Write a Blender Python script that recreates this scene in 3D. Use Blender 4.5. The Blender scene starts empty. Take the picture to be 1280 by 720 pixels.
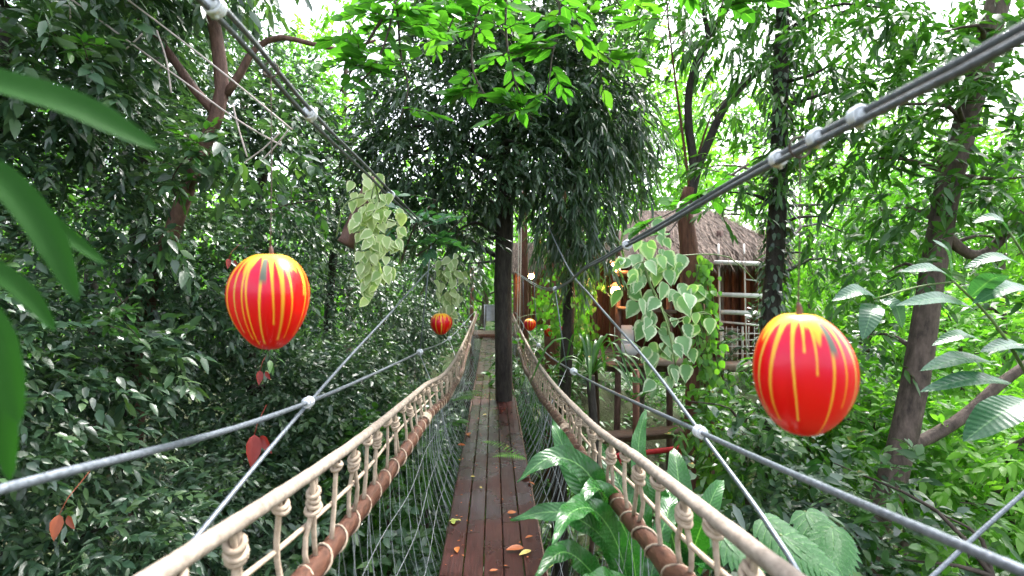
import bpy, math, random
import numpy as np

rng = np.random.default_rng(11)
random.seed(5)
S = bpy.context.scene
COL = S.collection
EYE = 1.7
PI = math.pi


def at(px, py, y):
    """a point of the place: pixel column / row of the photograph and distance along the bridge"""
    return np.array([(px - 617.0) * y / 640.0, y, EYE - (py - 350.0) * y / 640.0])


def onx(px, py, x):
    y = x * 640.0 / (px - 617.0)
    return at(px, py, y)


# ------------------------------------------------------------------ mesh building
OFF = {}


def nz(v):
    v = np.asarray(v, float)
    return v / np.maximum(np.linalg.norm(v, axis=-1, keepdims=True), 1e-9)


class MB:
    def __init__(self):
        self.v = []; self.q = []; self.t = []; self.a = []; self.c = []
        self.qm = []; self.tm = []
        self.n = 0

    def add(self, v, q=None, t=None, a=None, m=0, c=None):
        v = np.asarray(v, float).reshape(-1, 3)
        self.v.append(v)
        if a is None:
            a = np.zeros((len(v), 3))
        self.a.append(np.asarray(a, float).reshape(-1, 3))
        if c is not None:
            self.c.append(c)
        if q is not None and len(q):
            q = np.asarray(q, np.int64).reshape(-1, 4)
            self.q.append(q + self.n); self.qm.append(np.full(len(q), m))
        if t is not None and len(t):
            t = np.asarray(t, np.int64).reshape(-1, 3)
            self.t.append(t + self.n); self.tm.append(np.full(len(t), m))
        self.n += len(v)

    # tapered tube through points
    def tube(self, pts, rad, n=8, cap=True, lobes=0, twist=0.0, lobe_amp=0.0, rough=0.0, m=0, rnd=0.0):
        P = np.asarray(pts, float); K = len(P)
        R = np.full(K, rad, float) if np.isscalar(rad) else np.asarray(rad, float)
        T = np.zeros_like(P)
        T[1:-1] = P[2:] - P[:-2]; T[0] = P[1] - P[0]; T[-1] = P[-1] - P[-2]
        T = nz(T)
        s = np.concatenate([[0], np.cumsum(np.linalg.norm(P[1:] - P[:-1], axis=1))])
        u = np.cross(T[0], [0, 0, 1.0])
        if np.linalg.norm(u) < .1:
            u = np.cross(T[0], [1.0, 0, 0])
        u = u / np.linalg.norm(u)
        ang = np.linspace(0, 2 * PI, n, endpoint=False)
        V = np.zeros((K, n, 3)); A = np.zeros((K, n, 3))
        for i in range(K):
            u = u - T[i] * np.dot(u, T[i]); u = u / max(np.linalg.norm(u), 1e-9)
            w = np.cross(T[i], u)
            r = np.full(n, R[i])
            if lobes:
                r = r * (1 + lobe_amp * np.abs(np.cos(lobes * .5 * (ang + twist * s[i]))))
            if rough:
                r = r * (1 + rough * rng.normal(size=n))
            V[i] = P[i] + np.outer(np.cos(ang) * r, u) + np.outer(np.sin(ang) * r, w)
            A[i, :, 0] = ang / (2 * PI); A[i, :, 1] = s[i]; A[i, :, 2] = rnd
        idx = np.arange(K * n).reshape(K, n)
        a = idx[:-1]; b = np.roll(idx, -1, 1)[:-1]; c = np.roll(idx, -1, 1)[1:]; d = idx[1:]
        q = np.stack([a, b, c, d], -1).reshape(-1, 4)
        vv = V.reshape(-1, 3); aa = A.reshape(-1, 3); tt = []
        if cap:
            vv = np.vstack([vv, P[0], P[-1]]); aa = np.vstack([aa, [[0, 0, rnd], [0, 0, rnd]]])
            k0 = K * n
            for j in range(n):
                tt.append((idx[0, (j + 1) % n], idx[0, j], k0))
                tt.append((idx[-1, j], idx[-1, (j + 1) % n], k0 + 1))
        self.add(vv, q, tt, aa, m)

    def box(self, c, size, rz=0.0, rx=0.0, ry=0.0, bev=0.0, m=0, rnd=0.0):
        sx, sy, sz = [s * .5 for s in size]
        b = min(bev, sx * .9, sy * .9, sz * .9)
        # octagonal profile in x/z when bevelled, swept in y
        if b > 0:
            prof = [(-sx + b, -sz), (sx - b, -sz), (sx, -sz + b), (sx, sz - b), (sx - b, sz), (-sx + b, sz), (-sx, sz - b), (-sx, -sz + b)]
        else:
            prof = [(-sx, -sz), (sx, -sz), (sx, sz), (-sx, sz)]
        n = len(prof)
        v = [(x, -sy, z) for x, z in prof] + [(x, sy, z) for x, z in prof]
        q = [(j, (j + 1) % n, n + (j + 1) % n, n + j) for j in range(n)]
        v += [(0, -sy, 0), (0, sy, 0)]
        t = []
        for j in range(n):
            t.append(((j + 1) % n, j, 2 * n)); t.append((n + j, n + (j + 1) % n, 2 * n + 1))
        v = np.array(v)
        cx, sn = math.cos(rx), math.sin(rx); v = v @ np.array([[1, 0, 0], [0, cx, sn], [0, -sn, cx]])
        cy, sn = math.cos(ry), math.sin(ry); v = v @ np.array([[cy, 0, -sn], [0, 1, 0], [sn, 0, cy]])
        cz, sn = math.cos(rz), math.sin(rz); v = v @ np.array([[cz, sn, 0], [-sn, cz, 0], [0, 0, 1]])
        q = [f[::-1] for f in q]; t = [f[::-1] for f in t]
        a = np.zeros((len(v), 3)); a[:, 2] = rnd
        self.add(v + np.asarray(c), q, t, a, m)

    # many leaves at once. stations = ((t, half width), ...) between base and tip
    def leaves(self, pos, dr, nr, L, W, st=((.3, .95), (.68, .72)), fold=.18, droop=.25, m=0, rnd=None, wavy=0.0):
        pos = np.asarray(pos, float); N = len(pos)
        if N == 0:
            return
        dr = nz(dr); side = nz(np.cross(dr, nr)); nr = np.cross(side, dr)
        L = np.broadcast_to(np.asarray(L, float), (N,)); W = np.broadcast_to(np.asarray(W, float), (N,))
        if rnd is None:
            rnd = rng.random(N)
        else:
            rnd = np.broadcast_to(np.asarray(rnd, float), (N,))
        dz = np.broadcast_to(np.asarray(droop, float), (N,))
        K = len(st)
        V = np.zeros((N, 2 + 3 * K, 3)); A = np.zeros((N, 2 + 3 * K, 3)); A[:, :, 2] = rnd[:, None]

        def cen(t):
            return pos + dr * (L * t)[:, None] + np.array([0, 0, -1.0]) * (dz * L * t * t)[:, None]
        V[:, 0] = pos; V[:, 1] = cen(1.0); A[:, 1, 1] = 1; A[:, 0, 0] = .3; A[:, 1, 0] = .6
        for i, (t, w) in enumerate(st):
            c = cen(t); h = (W * w * .5)[:, None]
            up = nr * fold
            wv = nr * (wavy * W * (1 if i % 2 else -1))[:, None] if wavy else 0
            V[:, 2 + 3 * i] = c
            V[:, 3 + 3 * i] = c + (side + up) * h + wv
            V[:, 4 + 3 * i] = c + (-side + up) * h - wv
            A[:, 2 + 3 * i:5 + 3 * i, 1] = t
            A[:, 3 + 3 * i, 0] = 1; A[:, 4 + 3 * i, 0] = 1
        q, t_ = [], []
        if K == 1:
            q = [(0, 3, 1, 2), (0, 2, 1, 4)]
        else:
            t_ += [(0, 3, 2), (0, 2, 4)]
            for i in range(K - 1):
                a = 2 + 3 * i; b = a + 3
                q += [(a, a + 1, b + 1, b), (a, b, b + 2, a + 2)]
            e = 2 + 3 * (K - 1)
            t_ += [(e, e + 1, 1), (e, 1, e + 2)]
        base = (np.arange(N) * (2 + 3 * K))[:, None, None]
        Q = (np.array(q)[None] + base).reshape(-1, 4) if q else None
        T = (np.array(t_)[None] + base).reshape(-1, 3) if t_ else None
        self.add(V, Q, T, A, m)

    def build(self, name, mats, parent=None, smooth=True):
        v = np.vstack(self.v); a = np.vstack(self.a)
        off = OFF.get(parent.name, np.zeros(3)) if parent else np.zeros(3)
        q = np.vstack(self.q) if self.q else np.zeros((0, 4), np.int64)
        t = np.vstack(self.t) if self.t else np.zeros((0, 3), np.int64)
        me = bpy.data.meshes.new(name)
        nv, nq, nt = len(v), len(q), len(t)
        me.vertices.add(nv); me.vertices.foreach_set('co', (v - off).astype(np.float32).ravel())
        me.loops.add(nq * 4 + nt * 3)
        me.loops.foreach_set('vertex_index', np.concatenate([q.ravel(), t.ravel()]).astype(np.int32))
        me.polygons.add(nq + nt)
        ls = np.concatenate([np.arange(nq) * 4, nq * 4 + np.arange(nt) * 3]).astype(np.int32)
        me.polygons.foreach_set('loop_start', ls)
        if not isinstance(mats, (list, tuple)):
            mats = [mats]
        for m in mats:
            me.materials.append(m)
        mi = np.concatenate(self.qm + self.tm).astype(np.int32)
        me.polygons.foreach_set('material_index', mi)
        at_ = me.attributes.new('luv', 'FLOAT_VECTOR', 'POINT'); at_.data.foreach_set('vector', a.astype(np.float32).ravel())
        if self.c:
            c = np.vstack(self.c)
            ca = me.attributes.new('paint', 'FLOAT_COLOR', 'POINT'); ca.data.foreach_set('color', c.astype(np.float32).ravel())
        me.update(calc_edges=True)
        me.polygons.foreach_set('use_smooth', np.full(nq + nt, smooth))
        o = bpy.data.objects.new(name, me); COL.objects.link(o)
        if parent:
            o.parent = parent; OFF[o.name] = off
        return o


def tag(o, label=None, cat=None, group=None, kind=None):
    if label: o['label'] = label
    if cat: o['category'] = cat
    if group: o['group'] = group
    if kind: o['kind'] = kind
    return o


def thing(name, label, cat, loc=(0, 0, 0), group=None):
    o = bpy.data.objects.new(name, None); COL.objects.link(o); o.location = [float(x) for x in loc]
    o.empty_display_size = .1
    OFF[o.name] = np.asarray(loc, float)
    return tag(o, label, cat, group)


def spline(pts, n):
    """Catmull-Rom through points"""
    P = np.asarray(pts, float)
    P = np.vstack([2 * P[0] - P[1], P, 2 * P[-1] - P[-2]])
    K = len(P) - 3
    seg = np.linalg.norm(P[2:-1] - P[1:-2], axis=1); cum = np.concatenate([[0], np.cumsum(seg)])
    out = []
    for s in np.linspace(0, cum[-1], n):
        i = min(int(np.searchsorted(cum, s, 'right')) - 1, K - 1); t = (s - cum[i]) / max(seg[i], 1e-9)
        p0, p1, p2, p3 = P[i], P[i + 1], P[i + 2], P[i + 3]
        out.append(.5 * (2 * p1 + (p2 - p0) * t + (2 * p0 - 5 * p1 + 4 * p2 - p3) * t * t + (3 * p1 - p0 - 3 * p2 + p3) * t ** 3))
    return np.array(out)


def along_y(pts, ys):
    """curve points at given y"""
    c = spline(pts, 400)
    o = np.argsort(c[:, 1]); c = c[o]
    return np.stack([np.interp(ys, c[:, 1], c[:, 0]), ys, np.interp(ys, c[:, 1], c[:, 2])], 1)


# ------------------------------------------------------------------ materials
def newmat(name):
    m = bpy.data.materials.new(name); m.use_nodes = True
    nt = m.node_tree; nt.nodes.clear()
    out = nt.nodes.new('ShaderNodeOutputMaterial')
    return m, nt, out


def N(nt, typ, **kw):
    n = nt.nodes.new(typ)
    for k, v in kw.items():
        if k.startswith('i_'):
            n.inputs[k[2:].replace('_', ' ')].default_value = v
        else:
            setattr(n, k, v)
    return n


def ramp(nt, stops, fac):
    r = nt.nodes.new('ShaderNodeValToRGB'); e = r.color_ramp.elements
    while len(e) < len(stops): e.new(.5)
    for x, (p, c) in zip(e, stops):
        x.position = p; x.color = (*c, 1)
    nt.links.new(fac, r.inputs[0]); return r.outputs[0]


def mix(nt, a, b, fac, mode='MIX'):
    n = nt.nodes.new('ShaderNodeMix'); n.data_type = 'RGBA'; n.blend_type = mode
    for s, v in ((n.inputs[0], fac), (n.inputs[6], a), (n.inputs[7], b)):
        if isinstance(v, (int, float)): s.default_value = v
        elif isinstance(v, (tuple, list)): s.default_value = (*v, 1)
        else: nt.links.new(v, s)
    return n.outputs[2]


def luv(nt):
    a = N(nt, 'ShaderNodeAttribute', attribute_name='luv')
    s = N(nt, 'ShaderNodeSeparateXYZ'); nt.links.new(a.outputs['Vector'], s.inputs[0]); return s.outputs


def noise(nt, scale, detail=4, rough=.6, stretch=None, coord='Object'):
    tc = N(nt, 'ShaderNodeTexCoord'); src = tc.outputs[coord]
    if stretch:
        mp = N(nt, 'ShaderNodeMapping'); mp.inputs['Scale'].default_value = stretch
        nt.links.new(src, mp.inputs[0]); src = mp.outputs[0]
    n = N(nt, 'ShaderNodeTexNoise'); n.inputs['Scale'].default_value = scale
    n.inputs['Detail'].default_value = detail; n.inputs['Roughness'].default_value = rough
    nt.links.new(src, n.inputs['Vector']); return n.outputs['Fac']


def bump(nt, h, strength=.4, dist=.01):
    b = N(nt, 'ShaderNodeBump'); b.inputs['Strength'].default_value = strength; b.inputs['Distance'].default_value = dist
    nt.links.new(h, b.inputs['Height']); return b.outputs[0]


def leaf_mat(name, cols, rough=.32, trans=.3, tcol=None, spec=.5, rib=None, margin=None, ribw=.08, coat=0.0, veins=0):
    m, nt, out = newmat(name)
    u = luv(nt); l = nt.links.new
    k = len(cols)
    c = ramp(nt, [(i / (k - 1), x) for i, x in enumerate(cols)], u[2])
    nf = noise(nt, 1.3, 2, .5)
    c = mix(nt, c, mix(nt, (.6, .62, .7), (1.35, 1.35, 1.2), nf), .55, 'MULTIPLY')
    fine = noise(nt, 55, 2, .5)
    if margin:
        edge = N(nt, 'ShaderNodeMath', operation='SUBTRACT'); l(u[0], edge.inputs[0])
        mv = N(nt, 'ShaderNodeMath', operation='MULTIPLY_ADD'); l(fine, mv.inputs[0]); mv.inputs[1].default_value = .5; mv.inputs[2].default_value = .36
        l(mv.outputs[0], edge.inputs[1])
        g = N(nt, 'ShaderNodeMath', operation='MULTIPLY', use_clamp=True); l(edge.outputs[0], g.inputs[0]); g.inputs[1].default_value = 5.0
        c = mix(nt, c, margin, g.outputs[0])
    if rib:
        g = N(nt, 'ShaderNodeMapRange', clamp=True); l(u[0], g.inputs[0]); g.inputs[1].default_value = 0; g.inputs[2].default_value = ribw; g.inputs[3].default_value = 1; g.inputs[4].default_value = 0
        c = mix(nt, c, rib, g.outputs[0])
    p = N(nt, 'ShaderNodeBsdfPrincipled'); l(c, p.inputs['Base Color'])
    rr = N(nt, 'ShaderNodeMapRange'); l(fine, rr.inputs[0]); rr.inputs[3].default_value = max(.08, rough - .12); rr.inputs[4].default_value = rough + .12
    l(rr.outputs[0], p.inputs['Roughness']); p.inputs['Specular IOR Level'].default_value = spec
    p.inputs['Coat Weight'].default_value = coat; p.inputs['Coat Roughness'].default_value = .22
    nrm_ = bump(nt, fine, .25, .004)
    if veins:      # side veins slanting from the midrib, with a paler line on each
        ph = N(nt, 'ShaderNodeMath', operation='MULTIPLY_ADD'); l(u[1], ph.inputs[0]); ph.inputs[1].default_value = veins
        sl_ = N(nt, 'ShaderNodeMath', operation='MULTIPLY'); l(u[0], sl_.inputs[0]); sl_.inputs[1].default_value = -veins * .07; l(sl_.outputs[0], ph.inputs[2])
        sn = N(nt, 'ShaderNodeMath', operation='SINE'); l(ph.outputs[0], sn.inputs[0])
        pw = N(nt, 'ShaderNodeMapRange', clamp=True); l(sn.outputs[0], pw.inputs[0]); pw.inputs[1].default_value = .6; pw.inputs[2].default_value = 1
        l(mix(nt, c, mix(nt, c, (1.22, 1.2, 1.15), 1.0, 'MULTIPLY'), pw.outputs[0]), p.inputs['Base Color'])
        bb = N(nt, 'ShaderNodeBump'); bb.inputs['Strength'].default_value = .16; bb.inputs['Distance'].default_value = .003
        l(sn.outputs[0], bb.inputs['Height']); l(nrm_, bb.inputs['Normal']); nrm_ = bb.outputs[0]
    l(nrm_, p.inputs['Normal'])
    tr = N(nt, 'ShaderNodeBsdfTranslucent')
    l(mix(nt, c, tcol or (1.6, 2.0, .6), 1.0, 'MULTIPLY'), tr.inputs['Color'])
    ms = N(nt, 'ShaderNodeMixShader'); ms.inputs[0].default_value = trans
    l(p.outputs[0], ms.inputs[1]); l(tr.outputs[0], ms.inputs[2]); l(ms.outputs[0], out.inputs[0])
    return m


def simple(name, c1, c2, rough=.6, scale=8, detail=5, spec=.4, bmp=.3, bdist=.01, stretch=None, metal=0.0, rnd=None, lo=.3, hi=.7):
    m, nt, out = newmat(name); l = nt.links.new
    n = noise(nt, scale, detail, .65, stretch)
    c = ramp(nt, [(lo, c1), (hi, c2)], n)
    if rnd:
        u = luv(nt)
        c = mix(nt, c, ramp(nt, [(0, rnd[0]), (1, rnd[1])], u[2]), 1.0, 'MULTIPLY')
    p = N(nt, 'ShaderNodeBsdfPrincipled'); l(c, p.inputs['Base Color'])
    p.inputs['Specular IOR Level'].default_value = spec; p.inputs['Metallic'].default_value = metal
    rr = N(nt, 'ShaderNodeMapRange'); l(n, rr.inputs[0]); rr.inputs[3].default_value = max(.05, rough - .12); rr.inputs[4].default_value = min(1, rough + .12)
    l(rr.outputs[0], p.inputs['Roughness'])
    if bmp:
        l(bump(nt, n, bmp, bdist), p.inputs['Normal'])
    l(p.outputs[0], out.inputs[0])
    return m


def emit_mat(name, col, strength):
    m, nt, out = newmat(name)
    e = N(nt, 'ShaderNodeEmission'); e.inputs[0].default_value = (*col, 1); e.inputs[1].default_value = strength
    nt.links.new(e.outputs[0], out.inputs[0]); return m


M = {}
M['dark_leaf'] = leaf_mat('dark_leaf', [(.030, .066, .044), (.044, .098, .054), (.064, .13, .066), (.12, .21, .08)], .34, .2, spec=.85, coat=.25)
M['mid_leaf'] = leaf_mat('mid_leaf', [(.025, .085, .02), (.045, .13, .025), (.08, .19, .035)], .33, .32, spec=.55)
M['light_leaf'] = leaf_mat('light_leaf', [(.05, .15, .025), (.08, .21, .03), (.13, .28, .05)], .4, .45, spec=.4)
M['lime_leaf'] = leaf_mat('lime_leaf', [(.10, .24, .04), (.15, .32, .05), (.22, .40, .09)], .45, .5, spec=.4)  # lime green leaf, with sunlit brightness put into the colour
M['canopy_leaf'] = leaf_mat('canopy_leaf', [(.028, .06, .036), (.046, .092, .048), (.07, .135, .06)], .38, .24, spec=.8, coat=.35)
M['bright_leaf'] = leaf_mat('bright_leaf', [(.04, .14, .025), (.06, .19, .03), (.085, .24, .04)], .38, .4, spec=.4, rib=(.14, .34, .06))
M['blade_leaf'] = leaf_mat('blade_leaf', [(.014, .060, .010), (.02, .08, .012)], .6, .3, spec=.12, rib=(.022, .08, .015), veins=0)
M['fern_leaf'] = leaf_mat('fern_leaf', [(.018, .085, .02), (.026, .12, .025), (.036, .15, .03)], .26, .22, spec=.6, rib=(.18, .38, .12), ribw=.07, veins=210)
M['broad_leaf'] = leaf_mat('broad_leaf', [(.03, .10, .055), (.05, .14, .07)], .3, .3, spec=.6, rib=(.12, .24, .12), ribw=.09, veins=95)
M['pale_vine'] = leaf_mat('pale_vine', [(.20, .32, .11), (.28, .38, .15), (.38, .45, .24)], .35, .28, spec=.45, margin=(.55, .58, .38))
M['white_vine'] = leaf_mat('white_vine', [(.10, .22, .09), (.13, .26, .11), (.2, .34, .17)], .4, .25, spec=.4, margin=(.42, .48, .34))
M['climber'] = leaf_mat('climber', [(.07, .20, .03), (.12, .28, .04), (.2, .36, .06)], .35, .4, spec=.45)
M['red_leaf'] = leaf_mat('red_leaf', [(.22, .02, .015), (.30, .04, .03)], .4, .25, (1.5, .8, .8), spec=.4)
M['rust_leaf'] = leaf_mat('rust_leaf', [(.24, .05, .02), (.32, .08, .03)], .5, .2, (1.5, 1, .8))
M['fallen_orange'] = leaf_mat('fallen_orange', [(.36, .09, .02), (.45, .14, .03)], .5, .1, (1.2, 1, .8))
M['fallen_yellow'] = leaf_mat('fallen_yellow', [(.55, .42, .10), (.62, .5, .16)], .5, .1, (1.2, 1.1, .8))
M['fallen_green'] = leaf_mat('fallen_green', [(.30, .36, .08), (.36, .42, .10)], .5, .1, (1.2, 1.1, .8))
M['bark_dark'] = simple('bark_dark', (.018, .014, .013), (.07, .06, .052), .75, 9, 6, .3, 1.0, .02, (3, 3, .8))
M['bark_red'] = simple('bark_red', (.06, .028, .022), (.20, .11, .09), .65, 8, 6, .4, 1.0, .015, (3, 3, .9))
M['bark_grey'] = simple('bark_grey', (.03, .022, .018), (.17, .125, .105), .75, 7, 7, .3, 1.0, .015, (2.5, 2.5, .9))
M['bark_rust'] = simple('bark_rust', (.07, .025, .015), (.20, .09, .055), .7, 8, 6, .35, 1.0, .02, (3, 3, .6))
M['twig'] = simple('twig', (.03, .022, .018), (.09, .07, .055), .75, 14, 4, .3, .5, .005)
M['green_stem'] = simple('green_stem', (.07, .12, .03), (.14, .2, .06), .5, 14, 3, .4, .2, .003)
M['rope'] = simple('rope', (.2, .165, .135), (.40, .345, .29), .85, 40, 5, .15, .7, .003, rnd=((.85, .82, .78), (1, 1, 1)))
M['cord'] = simple('cord', (.31, .245, .185), (.52, .43, .345), .85, 60, 4, .15, .6, .002, rnd=((.8, .78, .75), (1.05, 1.03, 1)))
M['wood_rail'] = simple('wood_rail', (.035, .012, .007), (.13, .05, .028), .5, 22, 6, .5, .8, .006, (3, .6, 3))
M['steel_cable'] = simple('steel_cable', (.10, .12, .14), (.22, .25, .29), .38, 90, 4, .5, .8, .002, metal=.35)
M['dark_cable'] = simple('dark_cable', (.06, .068, .075), (.14, .155, .17), .45, 90, 4, .5, .8, .002, metal=.2)
M['wire'] = simple('wire', (.22, .24, .26), (.42, .45, .48), .4, 60, 2, .5, 0, metal=.5)
M['clamp'] = simple('clamp', (.5, .54, .58), (.75, .78, .82), .4, 40, 3, .5, .4, .003, metal=.1)
M['pink_rope'] = simple('pink_rope', (.42, .34, .32), (.62, .54, .52), .8, 60, 4, .2, .4, .002)
M['white_paint'] = simple('white_paint', (.62, .58, .56), (.82, .79, .77), .5, 16, 4, .4, .2, .003)
M['plank_wall'] = simple('plank_wall', (.10, .04, .028), (.30, .14, .10), .7, 9, 6, .3, .6, .008, (6, 6, .6), rnd=((.7, .65, .62), (1.2, 1.15, 1.1)))
M['timber'] = simple('timber', (.07, .045, .035), (.22, .15, .115), .7, 12, 6, .3, .6, .006, (1, 5, 5))
M['pale_timber'] = simple('pale_timber', (.30, .22, .18), (.52, .42, .36), .7, 12, 5, .3, .5, .005)
M['thatch'] = simple('thatch', (.06, .045, .036), (.22, .175, .145), .85, 20, 4, .2, .3, .006, rnd=((.45, .42, .42), (1.35, 1.25, 1.25)))
M['red_paint'] = simple('red_paint', (.5, .02, .03), (.65, .05, .06), .4, 10, 4, .4, .1, .002)
M['grey_sheet'] = simple('grey_sheet', (.3, .31, .35), (.5, .5, .55), .6, 5, 3, .3, .2, .01)
M['fabric_white'] = simple('fabric_white', (.6, .62, .66), (.78, .8, .83), .8, 12, 3, .2, .3, .01)
M['bulb'] = emit_mat('bulb', (1.0, .50, .18), 22.0)
M['lamp_shade'] = simple('lamp_shade', (.55, .25, .10), (.7, .36, .15), .6, 20, 3, .3, .1, .002)


def plank_mat():
    m, nt, out = newmat('wet_plank'); l = nt.links.new
    u = luv(nt)
    g = noise(nt, 9, 8, .7, (9, .55, 9)); g2 = noise(nt, 2.2, 4, .6)
    c = ramp(nt, [(.3, (.02, .006, .0055)), (.55, (.05, .0145, .012)), (.75, (.09, .03, .024))], g)
    c = mix(nt, c, ramp(nt, [(0, (.7, .68, .7)), (.5, (.9, .85, .85)), (1, (1.15, 1.06, 1.02))], u[2]), 1.0, 'MULTIPLY')
    c = mix(nt, c, ramp(nt, [(.42, (.5, .48, .5)), (.62, (1.1, 1.05, 1.05))], g2), .7, 'MULTIPLY')
    p = N(nt, 'ShaderNodeBsdfPrincipled'); l(c, p.inputs['Base Color'])
    r = ramp(nt, [(.35, (.16, .16, .16)), (.7, (.46, .46, .46))], g2); l(r, p.inputs['Roughness'])
    p.inputs['Specular IOR Level'].default_value = .34
    l(bump(nt, g, .5, .005), p.inputs['Normal']); l(p.outputs[0], out.inputs[0]); return m


def paint_mat():
    m, nt, out = newmat('gloss_drip_paint'); l = nt.links.new
    a = N(nt, 'ShaderNodeAttribute', attribute_name='paint')
    p = N(nt, 'ShaderNodeBsdfPrincipled'); l(a.outputs['Color'], p.inputs['Base Color'])
    p.inputs['Roughness'].default_value = .3; p.inputs['Specular IOR Level'].default_value = .3
    p.inputs['Coat Weight'].default_value = .12; p.inputs['Coat Roughness'].default_value = .12
    l(bump(nt, noise(nt, 18, 3, .5), .25, .004), p.inputs['Normal'])
    l(p.outputs[0], out.inputs[0]); return m


def ground_mat():
    m, nt, out = newmat('forest_soil'); l = nt.links.new
    n = noise(nt, .9, 8, .7); n2 = noise(nt, 14, 5, .7)
    c = ramp(nt, [(.35, (.03, .025, .014)), (.5, (.05, .06, .02)), (.65, (.06, .11, .03))], n)
    c = mix(nt, c, ramp(nt, [(.3, (.5, .45, .4)), (.7, (1.3, 1.25, 1.2))], n2), .8, 'MULTIPLY')
    p = N(nt, 'ShaderNodeBsdfPrincipled'); l(c, p.inputs['Base Color']); p.inputs['Roughness'].default_value = .9
    l(bump(nt, n2, .8, .05), p.inputs['Normal']); l(p.outputs[0], out.inputs[0]); return m


M['plank'] = plank_mat(); M['paint'] = paint_mat(); M['soil'] = ground_mat()

# ------------------------------------------------------------------ camera, light
cam = bpy.data.cameras.new('camera'); co = bpy.data.objects.new('camera', cam); COL.objects.link(co)
co.location = (0, 0, EYE); co.rotation_euler = (PI / 2, 0, 0)
cam.sensor_width = 36; cam.lens = 18.0; cam.shift_x = 23 / 1280; cam.shift_y = -10 / 1280
cam.clip_start = .02; cam.clip_end = 800
cam.dof.use_dof = True; cam.dof.focus_distance = 4.0; cam.dof.aperture_fstop = 2.8
S.camera = co

SUN_EL, SUN_AZ = math.radians(58), math.radians(40)      # azimuth measured from +Y towards +X
w = bpy.data.worlds.new('World'); S.world = w; w.use_nodes = True
nt = w.node_tree; bg = nt.nodes['Background']
sky = nt.nodes.new('ShaderNodeTexSky'); sky.sky_type = 'NISHITA'; sky.sun_disc = False
sky.sun_elevation = SUN_EL; sky.sun_rotation = SUN_AZ; sky.air_density = 1.0; sky.dust_density = 4.0; sky.ozone_density = 1.0
hs = nt.nodes.new('ShaderNodeHueSaturation'); hs.inputs['Saturation'].default_value = .4
nt.links.new(sky.outputs[0], hs.inputs['Color']); nt.links.new(hs.outputs[0], bg.inputs[0])
bg.inputs[1].default_value = .15
sl = bpy.data.lights.new('sun', 'SUN'); sl.energy = 1.5; sl.angle = math.radians(14); sl.color = (1, .975, .94)
so = bpy.data.objects.new('sun', sl); COL.objects.link(so); so.location = (20, 20, 40)
so.rotation_euler = (PI / 2 - SUN_EL, 0, -SUN_AZ + PI)
vs = S.view_settings; vs.view_transform = 'Standard'; vs.look = 'None'; vs.exposure = 2.38; vs.gamma = 1.0; vs.use_curve_mapping = False
S.render.engine = 'CYCLES'
cy = S.cycles; cy.max_bounces = 6; cy.diffuse_bounces = 4; cy.glossy_bounces = 2; cy.transmission_bounces = 4; cy.transparent_max_bounces = 4
cy.use_denoising = True; cy.caustics_reflective = False; cy.caustics_refractive = False; cy.sample_clamp_indirect = 6
cy.use_adaptive_sampling = True; cy.adaptive_threshold = .02

# ------------------------------------------------------------------ ground
GZ = -4.0


def gh(x, y):
    """terrain height: a gully under the bridge, banks rising left and at the far end"""
    x = np.asarray(x, float); y = np.asarray(y, float)
    return GZ + 1.6 * np.clip((-x - 2.0) / 8, 0, 1.2) + .5 * np.clip((x - 6) / 10, 0, 1) + 3.6 / (1 + np.exp(-(y - 13.2) * 1.4)) * np.exp(-(x / 7.0) ** 2) + .12 * np.sin(x * .9 + 1) * np.cos(y * .7)


mb = MB()
g1 = np.unique(np.concatenate([np.linspace(-400, -20, 14), np.linspace(-20, 25, 120), np.linspace(25, 400, 14)]))
g2 = np.unique(np.concatenate([np.linspace(-400, -8, 12), np.linspace(-8, 35, 120), np.linspace(35, 400, 14)]))
X, Y = np.meshgrid(g1, g2, indexing='ij')
V = np.stack([X, Y, gh(X, Y)], -1)
ii = np.arange(X.size).reshape(X.shape)
mb.add(V, np.stack([ii[:-1, :-1], ii[1:, :-1], ii[1:, 1:], ii[:-1, 1:]], -1).reshape(-1, 4))
tag(mb.build('ground', M['soil']), kind='structure')


# ------------------------------------------------------------------ foliage helpers
def sprigs(mb, anc, dr, M_, slen, L, W, st, droop=.25, spread=.9, tw=None, upn=.8, jitter=.25, m=0, fold=.18):
    """anc, dr: N sprigs; M_ leaves on each, alternating along a twig that droops"""
    Nn = len(anc)
    dr = nz(dr); up = np.array([0, 0, 1.0])
    sd = nz(np.cross(dr, up) + rng.normal(size=(Nn, 3)) * .05)
    f = (np.arange(M_) + .5) / M_
    sl = slen * rng.uniform(.7, 1.25, Nn)
    pos = anc[:, None] + dr[:, None] * (sl[:, None] * f)[..., None]
    pos[..., 2] -= .22 * sl[:, None] * f ** 2
    sgn = np.where(np.arange(M_) % 2 == 0, 1.0, -1.0)[None, :, None]
    ld = dr[:, None] * (.55 + .6 * f[None, :, None]) + sd[:, None] * sgn * spread * (1.15 - f[None, :, None]) + rng.normal(size=(Nn, M_, 3)) * jitter
    ld[..., 2] -= .12
    nr = up * upn + rng.normal(size=(Nn, M_, 3)) * .42
    s = rng.uniform(.5, 1.4, (Nn, M_))
    rb = np.clip(rng.random(Nn)[:, None] * .7 + rng.random((Nn, M_)) * .45 - .05, 0, 1)
    mb.leaves(pos.reshape(-1, 3), ld.reshape(-1, 3), nr.reshape(-1, 3), (L * s).ravel(), (W * s).ravel(), st, fold=fold, droop=droop, rnd=rb.ravel(), m=m)
    if tw is not None:
        for i in range(Nn):
            e = anc[i] + dr[i] * sl[i]; e[2] -= .22 * sl[i]
            mm = anc[i] + dr[i] * sl[i] * .5; mm[2] -= .05 * sl[i]
            tw.tube([anc[i], mm, e], [.0035, .0028, .0015], 4, cap=False)


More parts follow.
